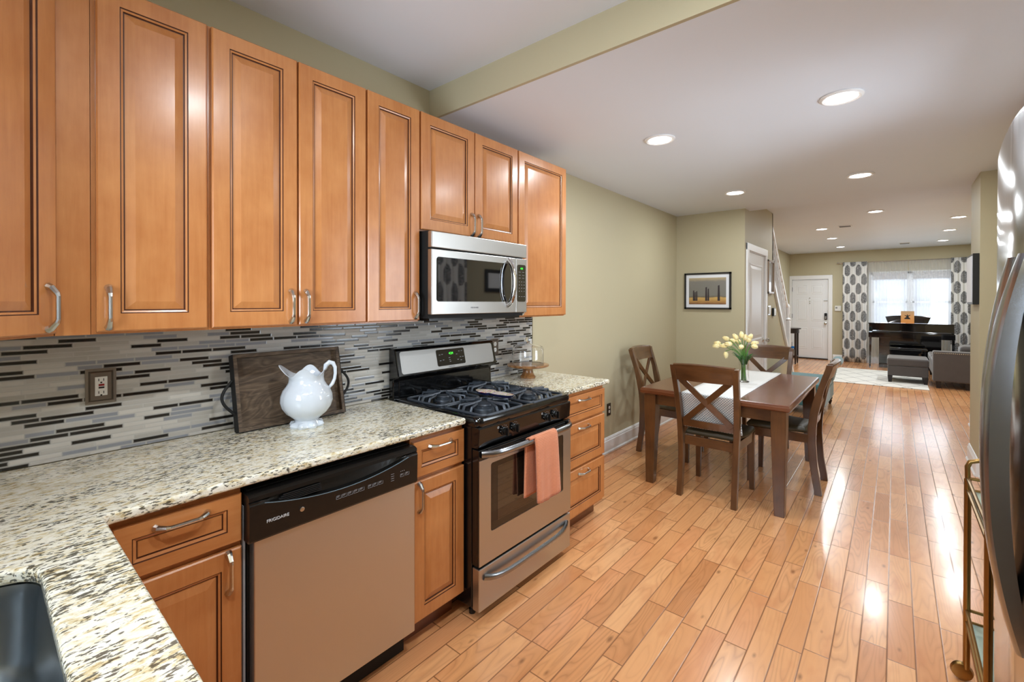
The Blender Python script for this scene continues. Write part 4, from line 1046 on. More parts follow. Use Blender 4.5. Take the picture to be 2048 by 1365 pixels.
mb.tube([(0.215 + r * math.cos(hd), 0.925 + r * math.sin(hd), 0.9365 + h) for r, h in hp], [0.006, 0.011, 0.012, 0.011, 0.009, 0.008, 0.008, 0.009, 0.007], 12, sy=0.8)
build('pitcher_handle', mb, M['ceramic'], pc, smooth=True)
# cake stand with glass dome
cs = thing('cake_stand', (0.170, 2.520, 0.9365), 'acacia wood pedestal cake stand under a glass dome by the tile edge', 'cake stand')
C_ = (0.170, 2.520, 0.9365)
build('pedestal', MB().lathe([(0.052, 0), (0.054, 0.012), (0.046, 0.018), (0.036, 0.040), (0.034, 0.062), (0.040, 0.078)], C_, seg=36), M['acacia'], cs, smooth=True)
build('plate', MB().lathe([(0.135, 0.078), (0.146, 0.084), (0.147, 0.094), (0.140, 0.096)], C_, seg=48), M['acacia'], cs, smooth=True)
dome = thing('glass_dome', (0.170, 2.520, 1.033), 'clear glass dome with a round knob covering the cake stand', 'glass dome')
pr = [(0.108, 0.097), (0.112, 0.099), (0.112, 0.195), (0.106, 0.215), (0.088, 0.226), (0.020, 0.238), (0.014, 0.243)]
inn = [(0.014 - 0.003, 0.240), (0.018, 0.235), (0.086, 0.223), (0.103, 0.212), (0.109, 0.194), (0.109, 0.099)]
build('dome_bell', MB().lathe(pr + inn, C_, seg=48, caps=False), M['glass'], dome, smooth=True)
build('dome_knob', MB().lathe([(0.010, 0.241), (0.009, 0.248), (0.018, 0.258), (0.021, 0.268), (0.017, 0.278), (0.006, 0.284)], C_, seg=24), M['glass'], dome, smooth=True)
# ------------------------------------------------------------------ dining set
TZ = 0.775
tb = thing('dining_table', (1.092, 4.25, 0), 'rectangular walnut brown dining table in the middle of the room', 'table')
TX0, TX1, TY0, TY1 = 0.555, 1.611, 3.510, 5.06
mb = MB()
def tr_(i, z): return [(TX0 + i, TY0 + i, z), (TX1 - i, TY0 + i, z), (TX1 - i, TY1 - i, z), (TX0 + i, TY1 - i, z)]
mb.loops([tr_(0.012, TZ - 0.048), tr_(0.002, TZ - 0.040), tr_(0.0, TZ - 0.020), tr_(0.006, TZ - 0.010), tr_(0.006, TZ - 0.006), tr_(0.012, TZ)])
build('tabletop', mb, M['table_wood'], tb)
mb = MB(); i = 0.062
mb.box(TX0 + i, TX1 - i, TY0 + i, TY0 + i + 0.022, TZ - 0.135, TZ - 0.049); mb.box(TX0 + i, TX1 - i, TY1 - i - 0.022, TY1 - i, TZ - 0.135, TZ - 0.049)
mb.box(TX0 + i, TX0 + i + 0.022, TY0 + i, TY1 - i, TZ - 0.135, TZ - 0.049); mb.box(TX1 - i - 0.022, TX1 - i, TY0 + i, TY1 - i, TZ - 0.135, TZ - 0.049)
build('apron', mb, M['dark_wood_h'], tb)
for (sx, sy) in ((0, 0), (1, 0), (0, 1), (1, 1)):
    x0 = TX0 + 0.025 if sx == 0 else TX1 - 0.025; y0 = TY0 + 0.025 if sy == 0 else TY1 - 0.025; dx = 1 if sx == 0 else -1; dy = 1 if sy == 0 else -1
    rings = []
    for z, w, o in ((0, 0.062, 0.010), (0.03, 0.064, 0.010), (0.45, 0.085, 0.004), (TZ - 0.15, 0.094, 0.0), (TZ - 0.0492, 0.094, 0.0)):
        a, b, c, d = x0 + dx * o, x0 + dx * (o + w), y0 + dy * o, y0 + dy * (o + w)
        rings.append([(a, c, z), (b, c, z), (b, d, z), (a, d, z)])
    mb = MB(); mb.loops(rings); build('leg', mb, M['dark_wood'], tb, bevel=0.003)

def make_chair():
    o = thing('dining_chair', (0, 0, 0), 'x', 'chair', 'X-back dining chairs')
    def bp(z):   # y of the back post at height z
        K = [(0, -0.258), (0.2, -0.224), (0.42, -0.208), (0.6, -0.220), (0.8, -0.264), (1.02, -0.338)]
        for (a, b), (c, d) in zip(K[:-1], K[1:]):
            if z <= c: 
                t = (z - a) / (c - a); return b + (d - b) * t
        return K[-1][1]
    def bps(z):  # smoothed
        return (bp(max(0, z - 0.06)) + bp(z) + bp(min(1.02, z + 0.06))) / 3
    for s in (-1, 1):
        rings = []
        for z in [0, 0.05, 0.1, 0.2, 0.3, 0.4, 0.5, 0.6, 0.7, 0.8, 0.9, 0.97, 1.0]:
            x = s * (0.192 + 0.026 * max(0, z - 0.3) / 0.7); y = bps(z); d = 0.024 if z < 0.3 else (0.027 if z < 0.75 else 0.022)
            w = 0.019
            rings.append([(x - w, y - d, z), (x + w, y - d, z), (x + w, y + d, z), (x - w, y + d, z)])
        mb = MB(); mb.loops(rings); build('leg', mb, M['dark_wood'], o, bevel=0.003)
    for s in (-1, 1):
        rings = []
        for z, w in ((0, 0.034), (0.25, 0.040), (0.40, 0.046), (0.452, 0.046)):
            x1 = s * 0.222; rings.append([(x1, 0.235, z), (x1 - s * w, 0.235, z), (x1 - s * w, 0.235 - w, z), (x1, 0.235 - w, z)])
        mb = MB(); mb.loops(rings); build('leg', mb, M['dark_wood'], o, bevel=0.003)
    mb = MB(); mb.box(-0.172, 0.172, -0.212, -0.192, 0.385, 0.452); mb.box(-0.178, 0.178, 0.205, 0.225, 0.385, 0.452)
    for s in (-1, 1): mb.prism([(s * 0.178, -0.19, 0.385), (s * 0.198, -0.19, 0.385), (s * 0.216, 0.20, 0.385), (s * 0.196, 0.20, 0.385)], (0, 0, 0.067))
    build('seat_frame', mb, M['dark_wood_h'], o, bevel=0.002)
    mb = MB()
    def sc(i, z): return [(-0.175 + i, -0.175 + i, z), (0.175 - i, -0.175 + i, z), (0.222 - i, 0.05, z), (0.222 - i, 0.24 - i, z), (-0.222 + i, 0.24 - i, z), (-0.222 + i, 0.05, z)]
    mb.loops([sc(0.006, 0.4525), sc(0.0, 0.462), sc(0.0, 0.476), sc(0.012, 0.492), sc(0.05, 0.502), sc(0.11, 0.505)])
    build('seat', mb, M['leather'], o, smooth=True, bevel=0.006)
    # top rail: gently bowed, rolled top
    rings = []
    for i in range(13):
        u = -1 + 2 * i / 12; x = u * 0.212; by = 0.022 * (1 - u * u)
        P = [(-0.013, 0.886), (0.013, 0.886), (0.014, 0.960), (0.020, 0.992), (0.016, 1.008), (-0.010, 1.012), (-0.022, 1.004), (-0.024, 0.990), (-0.014, 0.975), (-0.013, 0.95)]
        dz = 0.010 * (1 - u * u)
        rings.append([(x, bps(z) - by + y, z + (dz if z > 0.9 else 0)) for y, z in P])
    mb = MB(); mb.loops(rings); build('top_rail', mb, M['dark_wood_h'], o, smooth=True)
    rings = []
    for i in range(9):
        u = -1 + 2 * i / 8; x = u * 0.18; by = 0.014 * (1 - u * u)
        rings.append([(x, bps(z) - by + y, z) for y, z in ((-0.010, 0.528), (0.010, 0.528), (0.010, 0.582), (-0.010, 0.582))])
    mb = MB(); mb.loops(rings); build('lower_rail', mb, M['dark_wood_h'], o, bevel=0.002)
    for s in (-1, 1):
        rings = []
        for i in range(13):
            u = i / 12; x = s * (-0.172 + 0.344 * u); z = 0.565 + 0.33 * u; uu = x / 0.2
            y = bps(z) - 0.018 * (1 - uu * uu) + 0.0015 * s
            nx, nz = -0.33 * s, 0.344; l = math.hypot(nx, nz); nx, nz = nx / l * 0.0215, nz / l * 0.0215
            rings.append([(x - nx, y - 0.0075, z - nz), (x + nx, y - 0.0075, z + nz), (x + nx, y + 0.0075, z + nz), (x - nx, y + 0.0075, z - nz)])
        mb = MB(); mb.loops(rings); build('cross_slat', mb, M['dark_wood'], o, bevel=0.002)
    return o
ch = make_chair()
CH = [((1.086, 3.730), 0, 'walnut X-back chair at the near table end, its back to the viewer'),
      ((1.450, 4.335), 90, 'walnut X-back chair on the right long side of the table, its back seen edge on'),
      ((0.475, 4.42), -90, 'walnut X-back chair between the table and the long olive wall'),
      ((1.125, 5.03), 180, 'walnut X-back chair at the far end of the table behind the flowers')]
for i, ((x, y), a, lab) in enumerate(CH):
    c = ch if i == 0 else copy_tree(ch)
    c.location = (x, y, 0); c.rotation_euler.z = R(a); c['label'] = lab
# table runner with a hanging end
rn = thing('table_runner', (1.11, 4.25, TZ), 'white woven table runner across the table, hanging over its near end', 'table runner')
X0, X1 = 0.905, 1.305
mb = MB(); rows = []
for k in range(24):
    y = TY0 + (TY1 - TY0) * k / 23; rows.append([(X0 + (X1 - X0) * j / 10 - 0.012 * (1 - k / 23), y, TZ + 0.003 + 0.0008 * math.sin(j * 1.7 + k)) for j in range(11)])
mb.loops(rows, False); build('runner_top', mb, M['runner'], rn, smooth=True, solid=0.003)
mb = MB(); rows = []
for k in range(14):
    t = k / 13
    if k == 0: y, z = TY0, TZ + 0.003
    elif k == 1: y, z = TY0 - 0.004, TZ - 0.001
    else: y, z = TY0 - 0.006 + 0.056 * max(0, t - 0.12) ** 0.8, TZ - 0.010 - 0.255 * (k - 1) / 12
    rows.append([(X0 - 0.012 + (X1 - X0 + 0.02 * t) * j / 12, y + 0.002 * t * (1 + math.sin(j * 0.9 + 1)), z) for j in range(13)])
mb.loops(rows, False); build('runner_end', mb, M['runner_hang'], rn, smooth=True, solid=0.003)
# glass vase and tulips
VX, VY, VZ = 1.150, 4.285, TZ + 0.0055
vs = thing('glass_vase', (VX, VY, VZ), 'tall clear glass vase holding tulips on the table runner', 'vase')
pr = [(0.038, 0.0), (0.042, 0.004), (0.040, 0.05), (0.036, 0.11), (0.038, 0.17), (0.047, 0.228)]; inn = [(0.0445, 0.228), (0.0355, 0.17), (0.0335, 0.11), (0.037, 0.05), (0.036, 0.012), (0.001, 0.011)]
build('vase_body', MB().lathe(pr + inn, (VX, VY, VZ), seg=36, caps=True), M['glass'], vs, smooth=True)
heads = [(0.9521, 4.265, 1.082), (0.9493, 4.305, 1.1012), (1.0196, 4.245, 1.0921), (1.0174, 4.315, 1.1401), (1.0626, 4.235, 1.1086), (1.0616, 4.335, 1.1236), (1.103, 4.265, 1.1522), (1.1269, 4.315, 1.1634), (1.1669, 4.245, 1.1526), (1.1661, 4.335, 1.1296), (1.2085, 4.285, 1.1182), (1.2271, 4.235, 1.1017), (1.1507, 4.215, 1.0983), (1.0998, 4.345, 1.1207), (1.1733, 4.355, 1.1548), (1.0049, 4.255, 1.0115)]     # flower head positions in the bouquet
rnd = random.Random(3)
for i, hp_ in enumerate(heads):
    H = Vector(hp_); base = Vector((VX + rnd.uniform(-.018, .018), VY + rnd.uniform(-.018, .018), VZ + 0.014))
    neck = Vector((VX + (H.x - VX) * 0.12 + rnd.uniform(-.006, .006), VY + (H.y - VY) * 0.12, VZ + 0.215))
    droop = (i == 15)
    t = thing('tulip', tuple(base), 'cream yellow tulip in the bunch in the glass vase' if not droop else 'cream tulip drooping low on the left of the vase', 'tulip', 'tulips in the glass vase')
    pts = []
    if droop: ctrl = [base, base.lerp(neck, 0.5), neck, Vector((neck.x + (H.x - neck.x) * 0.45, neck.y, VZ + 0.275)), Vector((neck.x + (H.x - neck.x) * 0.9, H.y, VZ + 0.262)), H + Vector((0.006, 0, 0.02))]
    else: ctrl = [base, base.lerp(neck, 0.5), neck, neck.lerp(H, 0.35) + Vector((0, 0, 0.022)), neck.lerp(H, 0.75) + Vector((0, 0, 0.018)), H - (H - neck).normalized() * 0.006]
    for a in range(len(ctrl) - 1):
        for q in range(3):
            p0 = ctrl[max(0, a - 1)]; p1 = ctrl[a]; p2 = ctrl[a + 1]; p3 = ctrl[min(len(ctrl) - 1, a + 2)]; s = q / 3
            pts.append(0.5 * ((2 * p1) + (p2 - p0) * s + (2 * p0 - 5 * p1 + 4 * p2 - p3) * s * s + (3 * p1 - p0 - 3 * p2 + p3) * s ** 3))
    pts.append(ctrl[-1])
    build('stem', MB().tube(pts, 0.0030, 6), M['stem'], t, smooth=True)
    dr_ = (pts[-1] - pts[-3]).normalized()
    q = Vector((0, 0, 1)).rotation_difference(dr_).to_matrix().to_4x4()
    mb = MB()
    n = 12
    prf = [(0.004, -0.004), (0.013, 0.002), (0.0185, 0.014), (0.019, 0.026), (0.0155, 0.040), (0.010, 0.050), (0.004, 0.054)]
    mb.lathe(prf, seg=n * 2, warp=lambda a, r, h: (r * (1 + 0.10 * abs(math.cos(1.5 * a))) * math.cos(a), r * (1 + 0.10 * abs(math.cos(1.5 * a))) * math.sin(a), h + (0.006 * math.cos(3 * a) if h > 0.045 else 0)))
    mb.xf(Matrix.Translation(pts[-1] + dr_ * 0.001) @ q)
    build('flower_head', mb, M['petal'], t, smooth=True)
    # one blade-like leaf
    a = math.atan2(H.y - VY, H.x - VX) + rnd.uniform(-.9, .9); L = rnd.uniform(0.10, 0.15)
    mb = MB(); rows = []
    for k in range(9):
        s = k / 8; w = 0.016 * math.sin(PI * (0.12 + 0.88 * s)) ** 0.8 * (1 if s < 1 else 0) + 0.0005
        c = Vector((VX + math.cos(a) * (0.022 + 0.075 * s ** 1.4), VY + math.sin(a) * (0.022 + 0.06 * s ** 1.4), VZ + 0.15 + L * (s - 0.30 * s ** 3)))
        sd = Vector((-math.sin(a), math.cos(a), 0)) * w
        rows.append([c - sd + Vector((math.cos(a), math.sin(a), 0)) * -w * 0.4, c, c + sd + Vector((math.cos(a), math.sin(a), 0)) * -w * 0.4])
    mb.loops(rows, False); build('leaf', mb, M['leaf'], t, smooth=True, solid=0.0012)
# framed picture on the wall facing the table: a plain shore landscape stand-in
pf = thing('framed_picture', (0.385, 5.80, 1.38), 'black framed print of a grey sky over golden sand behind the table', 'picture')
PX0, PX1, PZ0, PZ1 = 0.112, 0.658, 1.382, 1.828
mb = MB(); w = 0.020
mb.box(PX0, PX1, 5.785, 5.812, PZ0, PZ0 + w); mb.box(PX0, PX1, 5.785, 5.812, PZ1 - w, PZ1); mb.box(PX0, PX0 + w, 5.785, 5.812, PZ0, PZ1); mb.box(PX1 - w, PX1, 5.785, 5.812, PZ0, PZ1)
build('frame', mb, M['black_frame'], pf)
build('mat_board', MB().box(PX0 + w, PX1 - w, 5.796, 5.812, PZ0 + w, PZ1 - w), M['mat_board'], pf)
t = NT('shore_print'); x, y, z = t.sep(t.pos(False)); n = t.noise(t.scale(t.pos(False), (1, 1, 4)), 14, 4, 0.6)
u = t.math('DIVIDE', t.math('SUBTRACT', z, 1.442), 0.325)
c = t.ramp(t.math('ADD', u, t.math('MULTIPLY', t.math('SUBTRACT', n, 0.5), 0.12)), [(0.0, s2l((120, 76, 50))), (0.10, s2l((176, 132, 72))), (0.24, s2l((206, 168, 96))), (0.28, s2l((110, 100, 84))), (0.33, s2l((124, 122, 112))), (0.85, s2l((130, 126, 118))), (1.0, s2l((190, 170, 130)))])
t.set(base=c, rough=0.5)
build('print', MB().box(0.168, 0.602, 5.793, 5.797, 1.442, 1.766), t.m, pf)
mb = MB()
for (a, h, w_) in ((0.225, 0.13, 0.010), (0.243, 0.11, 0.008), (0.262, 0.12, 0.009), (0.375, 0.17, 0.012), (0.400, 0.15, 0.010), (0.52, 0.19, 0.014)):
    mb.prism([(a - w_, 5.7915, 1.485), (a + w_, 5.7915, 1.485), (a + w_ * 0.6, 5.7915, 1.485 + h), (a - w_ * 0.7, 5.7915, 1.485 + h * 0.96)], (0, 0.0012, 0))
tag(build('painted_posts', mb, plain('painted_dark_posts', (52, 42, 44), 0.6, mott=0.3), pf), kind='stuff')
# mirror-like frame on the stair wall
mf = thing('wall_frame', (0.81, 7.17, 1.58), 'narrow looking silver and wood frame hanging beside the closet door', 'picture')
mb = MB(); a, b, c, d = 6.955, 7.335, 1.585, 2.05
mb.box(0.8005, 0.835, a, b, c, c + 0.03); mb.box(0.8005, 0.835, a, b, d - 0.03, d); mb.box(0.8005, 0.835, a, a + 0.03, c, d); mb.box(0.8005, 0.835, b - 0.03, b, c, d)
build('frame', mb, plain('silver_brown_frame', (150, 128, 108), 0.3, 0.4), mf, bevel=0.004)
t = NT('frame_glass'); t.set(base=s2l((188, 196, 206)), rough=0.05, coat=1.0); build('glazed_print', MB().box(0.8005, 0.815, a + 0.03, b - 0.03, c + 0.03, d - 0.03), t.m, mf)
# dark frame on the near wall stub
bf = thing('wall_frame', (2.67, 5.55, 1.46), 'black framed picture on the side of the near wall stub', 'picture')
build('frame', MB().box(2.646, 2.6855, 5.46, 5.83, 1.452, 1.885), M['black_frame'], bf, bevel=0.002)
build('glazed_print', MB().box(2.640, 2.646, 5.48, 5.81, 1.472, 1.865), M['mat_board'], bf)
# two small frames on the right wall (seen in the microwave glass)
for (z, lab) in ((1.60, 'upper small black frame on the wall between dining window and stub'), (1.12, 'lower small black frame on the wall between dining window and stub')):
    f = thing('wall_frame', (2.79, 4.5, z), lab, 'picture')
    build('frame', MB().box(2.778, 2.7995, 4.35, 4.70, z, z + 0.30), M['black_frame'], f); build('glazed_print', MB().box(2.774, 2.778, 4.40, 4.65, z + 0.05, z + 0.25), M['mat_board'], f)

# ------------------------------------------------------------------ staircase
st = thing('staircase', (0.4, 8.4, 0), 'white staircase with stringer, balusters and newel beside the closet wall', 'staircase')
RISE, RUN = 0.195, 0.214; Y_B = 9.30
for i in range(9):
    mb = MB(); yb = Y_B - i * RUN
    mb.box(0.001, 0.699, yb - RUN - 0.02, yb + 0.02, (i + 1) * RISE - 0.03, (i + 1) * RISE); mb.box(0.001, 0.699, yb - 0.02, yb, i * RISE, (i + 1) * RISE - 0.03)
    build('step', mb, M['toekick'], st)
sl = -1.345 / 1.48   # stringer slope dz/dy
def sz(y): return 1.664 + (y - 7.53) * (0.294 - 1.664) / (9.043 - 7.53)
mb = MB(); mb.loops([[(0.695, y, sz(y) - 0.085), (0.828, y, sz(y) - 0.085), (0.828, y, sz(y) + 0.0), (0.815, y, sz(y) + 0.012), (0.695, y, sz(y) + 0.012)] for y in (7.40, 9.30)])
build('stringer', mb, M['trim'], st)
def balz(y): return sz(y) + 0.80
mb = MB(); mb.tube([(0.77, 7.42, balz(7.42)), (0.77, 8.70, balz(8.70))], 0.026, 8, sy=1.2); build('handrail', mb, M['trim'], st, smooth=True)
for i in range(11):
    y = 7.50 + i * 0.107; z0, z1 = sz(y) + 0.012, balz(y) - 0.02; h = z1 - z0
    build('baluster', MB().lathe([(0.016, 0), (0.016, h * 0.12), (0.011, h * 0.14), (0.019, h * 0.20), (0.013, h * 0.32), (0.010, h * 0.6), (0.016, h * 0.66), (0.010, h * 0.70), (0.013, h * 0.8), (0.013, h)], (0.77, y, z0), seg=10), M['trim'], st, smooth=True)
mb = MB(); mb.box(0.725, 0.815, 8.70, 8.79, 0.0, 1.16)
build('newel_post', mb, M['trim'], st, bevel=0.004)
build('newel_cap', MB().lathe([(0.040, 1.16), (0.060, 1.185), (0.032, 1.21), (0.030, 1.25), (0.044, 1.30), (0.036, 1.36), (0.044, 1.385), (0.030, 1.43), (0.008, 1.45)], (0.77, 8.745, 0), seg=20), M['trim'], st, smooth=True)
mb = MB(); mb.box(0.70, 0.80, 7.36, 7.40, 1.70, HIGH_Z); build('end_post', mb, M['trim'], st)
mb = MB(); mb.tube([(0.03, 7.6, 2.45), (0.03, 9.3, 0.95)], 0.02, 8); build('wall_rail', mb, M['toekick'], st)

# ------------------------------------------------------------------ teal bench beside the stairs
tbn = thing('teal_bench', (1.2, 7.5, 0), 'teal velvet bench with a scroll arm behind the dining table', 'bench')
mb = MB(); mb.box(0.93, 1.47, 6.98, 8.05, 0.115, 0.33); build('bench_body', mb, M['teal'], tbn, bevel=0.02)
mb = MB(); mb.box(0.92, 1.48, 6.97, 8.06, 0.331, 0.41); build('cushion', mb, M['teal'], tbn, bevel=0.03, seg=3)
for (x, y) in ((0.98, 7.04), (1.43, 7.04), (0.98, 8.0), (1.43, 8.0)):
    build('leg', MB().lathe([(0.012, 0), (0.018, 0.02), (0.028, 0.05), (0.020, 0.062), (0.032, 0.085), (0.026, 0.116)], (x, y, 0), seg=16), M['espresso'], tbn, smooth=True)
mb = MB(); rings = []
pr = [(1.36, 0.412), (1.40, 0.50), (1.425, 0.585)] 
mb.prism([(1.36, 7.70, 0.41), (1.48, 7.70, 0.36), (1.50, 7.70, 0.45), (1.53, 7.70, 0.60), (1.47, 7.70, 0.60), (1.42, 7.70, 0.50)], (0, 0.34, 0)); build('arm', mb, M['teal'], tbn, bevel=0.01)
build('scroll', MB().lathe([(0.055, 0), (0.066, 0.01), (0.066, 0.36), (0.055, 0.37)], (1.52, 7.68, 0.625), 'y', 28), M['teal'], tbn, smooth=True)
build('scroll_disc', MB().lathe([(0.066, -0.002), (0.066, -0.012), (0.050, -0.018), (0.046, -0.010), (0.020, -0.016), (0.004, -0.018)], (1.52, 7.68, 0.625), 'y', 28), M['chrome'], tbn, smooth=True)

# ------------------------------------------------------------------ living room
tag(build('area_rug', MB().box(1.03, 2.59, 10.23, 12.50, 0.001, 0.014), M['rug'], bevel=0.004), 'ivory area rug with thin dark diamond lines under the ottoman', 'rug')
# curtains
def curtain(name, a0, a1, z0, z1, base, axis, mat, label, cat, group, folds=6, amp=0.03, dirn=-1, thick=0.003, flare=0.0):
    mb = MB(); rows = []; n = folds * 10
    for k in range(15):
        t = k / 14; z = z1 + (z0 - z1) * t; r = []
        for j in range(n + 1):
            u = j / n; w = a0 + (a1 - a0) * (u + flare * t * (u - 0.5)); am = amp * (0.55 + 0.45 * t)
            d = dirn * (am * (1 + math.sin(u * folds * 2 * PI + 0.5 * math.sin(3 * t + j * 0.05))) )
            r.append((w, base + d, z) if axis == 'x' else (base + d, w, z))
        rows.append(r)
    mb.loops(rows, False)
    o = build(name, mb, mat, smooth=True, solid=thick)
    return tag(o, label, cat, group)
curtain('patterned_curtain', 1.150, 1.625, 0.005, 2.455, 13.925, 'x', M['damask_x'], 'white curtain with dark damask medallions left of the far window', 'curtain', 'damask curtains', 5, 0.028)
curtain('patterned_curtain', 3.085, 3.50, 0.005, 2.455, 13.925, 'x', M['damask_x'], 'white curtain with dark damask medallions right of the piano', 'curtain', 'damask curtains', 5, 0.028)
curtain('sheer_curtain', 1.60, 2.370, 0.02, 2.445, 13.955, 'x', M['sheer'], 'left sheer white curtain panel over the far window', 'sheer curtain', 'sheer curtains', 13, 0.014, thick=0.0)
curtain('sheer_curtain', 2.378, 3.12, 0.02, 2.445, 13.952, 'x', M['sheer'], 'right sheer white curtain panel over the far window', 'sheer curtain', 'sheer curtains', 13, 0.014, thick=0.0)
cr = thing('curtain_rod', (2.3, 13.9, 2.44), 'thin curtain rod across the far window', 'curtain rod')
build('rod', MB().tube([(1.07, 13.935, 2.44), (3.57, 13.935, 2.44)], 0.010, 10), M['nickel'], cr)
build('finial', MB().lathe([(0.010, 0), (0.018, -0.01), (0.018, -0.03), (0.006, -0.045)], (1.07, 13.935, 2.44), 'x', 14), M['nickel'], cr)
mb = MB(); mb.box(1.095, 1.11, 13.935, 13.9995, 2.425, 2.438); build('bracket', mb, M['nickel'], cr)
curtain('patterned_curtain', 2.22, 2.55, 0.01, 2.50, 2.735, 'y', M['damask_y'], 'patterned curtain on the refrigerator side of the dining window', 'curtain', 'damask curtains', 4, 0.026)
curtain('patterned_curtain', 3.48, 3.95, 0.01, 2.50, 2.735, 'y', M['damask_y'], 'patterned curtain on the far side of the dining window', 'curtain', 'damask curtains', 5, 0.026)
cr = thing('curtain_rod', (2.72, 3.1, 2.5), 'thin curtain rod above the dining window', 'curtain rod')
build('rod', MB().tube([(2.71, 2.15, 2.49), (2.71, 4.05, 2.49)], 0.010, 10), M['nickel'], cr)
mb = MB(); mb.box(2.71, 2.7995, 2.17, 2.185, 2.485, 2.497); mb.box(2.71, 2.7995, 4.01, 4.025, 2.485, 2.497); build('bracket', mb, M['nickel'], cr)
# piano
pn = thing('piano', (2.39, 13.2, 0), 'glossy black upright digital piano below the far window', 'piano')
build('cabinet', MB().box(1.69, 3.095, 13.20, 13.48, 0.80, 0.985), M['piano'], pn, bevel=0.004)
build('lid', MB().box(1.675, 3.11, 13.17, 13.50, 0.985, 1.005), M['piano'], pn, bevel=0.003)
build('key_bed', MB().box(1.69, 3.095, 12.98, 13.48, 0.685, 0.80), M['piano'], pn, bevel=0.004)
build('key_lid', MB().box(1.75, 3.035, 12.975, 13.20, 0.801, 0.83), M['piano'], pn, bevel=0.008)
for x in (1.705, 3.045): build('leg', MB().loops([[(x, 12.99, z), (x + w, 12.99, z), (x + w, 12.99 + w, z), (x, 12.99 + w, z)] for z, w in ((0.0, 0.026), (0.1, 0.03), (0.684, 0.042))]), M['piano'], pn)
build('back_panel', MB().box(1.87, 2.90, 13.25, 13.40, 0.0, 0.684), M['piano'], pn)
mb = MB(); mb.prism([(2.02, 13.36, 1.006), (2.69, 13.36, 1.006), (2.74, 13.38, 1.145), (2.60, 13.385, 1.168), (2.355, 13.388, 1.180), (2.11, 13.385, 1.168), (1.975, 13.38, 1.145)], (0, 0.014, 0)); build('music_stand', mb, M['piano'], pn)
mb = MB(); mb.box(2.25, 2.42, 13.24, 13.30, 0.684, 0.70); 
build('pedal_lyre', MB().box(2.2, 2.55, 13.20, 13.25, 0.02, 0.10), M['piano'], pn)
for x in (2.27, 2.37, 2.47): build('pedal', MB().box(x - 0.012, x + 0.012, 13.10, 13.20, 0.03, 0.042), M['brass'], pn)
sb = thing('song_book', (2.355, 13.34, 1.006), 'orange music book with a dark dancer on its cover, on the piano', 'book')
t = NT('orange_cover'); x, y, z = t.sep(t.pos(False)); t.set(base=t.ramp(t.math('DIVIDE', t.math('SUBTRACT', z, 1.0), 0.28), [(0.0, s2l((236, 150, 66))), (0.5, s2l((222, 160, 96))), (1.0, s2l((190, 158, 122)))]), rough=0.4)
build('cover', MB().box(2.245, 2.468, 13.335, 13.352, 1.0065, 1.275), t.m, sb)
mb = MB(); cx, cz = 2.356, 1.10
mb.prism([(cx - .055, 13.3335, cz), (cx + .05, 13.3335, cz - .004), (cx + .04, 13.3335, cz + .02), (cx + .012, 13.3335, cz + .05), (cx + .05, 13.3335, cz + .085), (cx + .044, 13.3335, cz + .092), (cx + .008, 13.3335, cz + .074), (cx + .004, 13.3335, cz + .10), (cx - .008, 13.3335, cz + .10), (cx - .012, 13.3335, cz + .072), (cx - .05, 13.3335, cz + .088), (cx - .05, 13.3335, cz + .08), (cx - .014, 13.3335, cz + .048), (cx - .05, 13.3335, cz + .018)], (0, 0.0015, 0))
build('dancer_silhouette', mb, M['black_frame'], sb)
pb = thing('piano_bench', (2.36, 12.50, 0), 'low black lacquer bench in front of the piano', 'bench')
build('seat', MB().box(2.06, 2.66, 12.62, 12.90, 0.46, 0.50), M['piano'], pb, bevel=0.012); build('apron', MB().box(2.09, 2.63, 12.64, 12.88, 0.40, 0.46), M['piano'], pb)
for (x, y) in ((2.09, 12.65), (2.60, 12.65), (2.09, 12.84), (2.60, 12.84)): build('leg', MB().box(x, x + 0.035, y, y + 0.035, 0.0, 0.40), M['piano'], pb)
# ottoman and sofa
ot = thing('ottoman', (2.33, 11.05, 0.014), 'charcoal square ottoman with tapered feet standing on the rug', 'ottoman')
build('base', MB().box(2.045, 2.60, 10.80, 11.50, 0.135, 0.315), M['sofa'], ot, bevel=0.015)
mb = MB(); mb.box(2.035, 2.61, 10.79, 11.51, 0.316, 0.455); build('cushion', mb, M['sofa'], ot, bevel=0.035, seg=4)
for (x, y) in ((2.08, 10.84), (2.565, 10.84), (2.08, 11.46), (2.565, 11.46)):
    build('leg', MB().loops([[(x - w, y - w, z), (x + w, y - w, z), (x + w, y + w, z), (x - w, y + w, z)] for z, w in ((0.0142, 0.024), (0.134, 0.036))]), M['sofa_leg'], ot)
sf = thing('sofa', (3.1, 11.7, 0), 'charcoal sofa with nailhead trim along its arm by the wall stub', 'sofa')
build('near_arm', MB().box(2.645, 3.52, 10.60, 10.80, 0.12, 0.635), M['sofa'], sf, bevel=0.02, seg=3); build('far_end', MB().box(3.20, 3.52, 12.60, 12.80, 0.12, 0.635), M['sofa'], sf, bevel=0.02, seg=3)
build('seat_base', MB().box(2.68, 3.52, 10.80, 12.60, 0.12, 0.32), M['sofa'], sf, bevel=0.02)
for k in range(2): build('seat_cushion', MB().box(2.66, 3.30, 10.81 + k * 0.895, 11.69 + k * 0.895, 0.321, 0.47), M['sofa'], sf, bevel=0.04, seg=3)
build('back', MB().box(3.30, 3.54, 10.80, 12.60, 0.321, 0.80), M['sofa'], sf, bevel=0.05, seg=3)
mb = MB()
for i in range(34): mb.lathe([(0.008, 0), (0.008, -0.003), (0.004, -0.006)], (2.67 + i * 0.025, 10.5995, 0.605), 'y', 8)
tag(build('nailhead_trim', mb, M['nickel'], sf), kind='stuff')
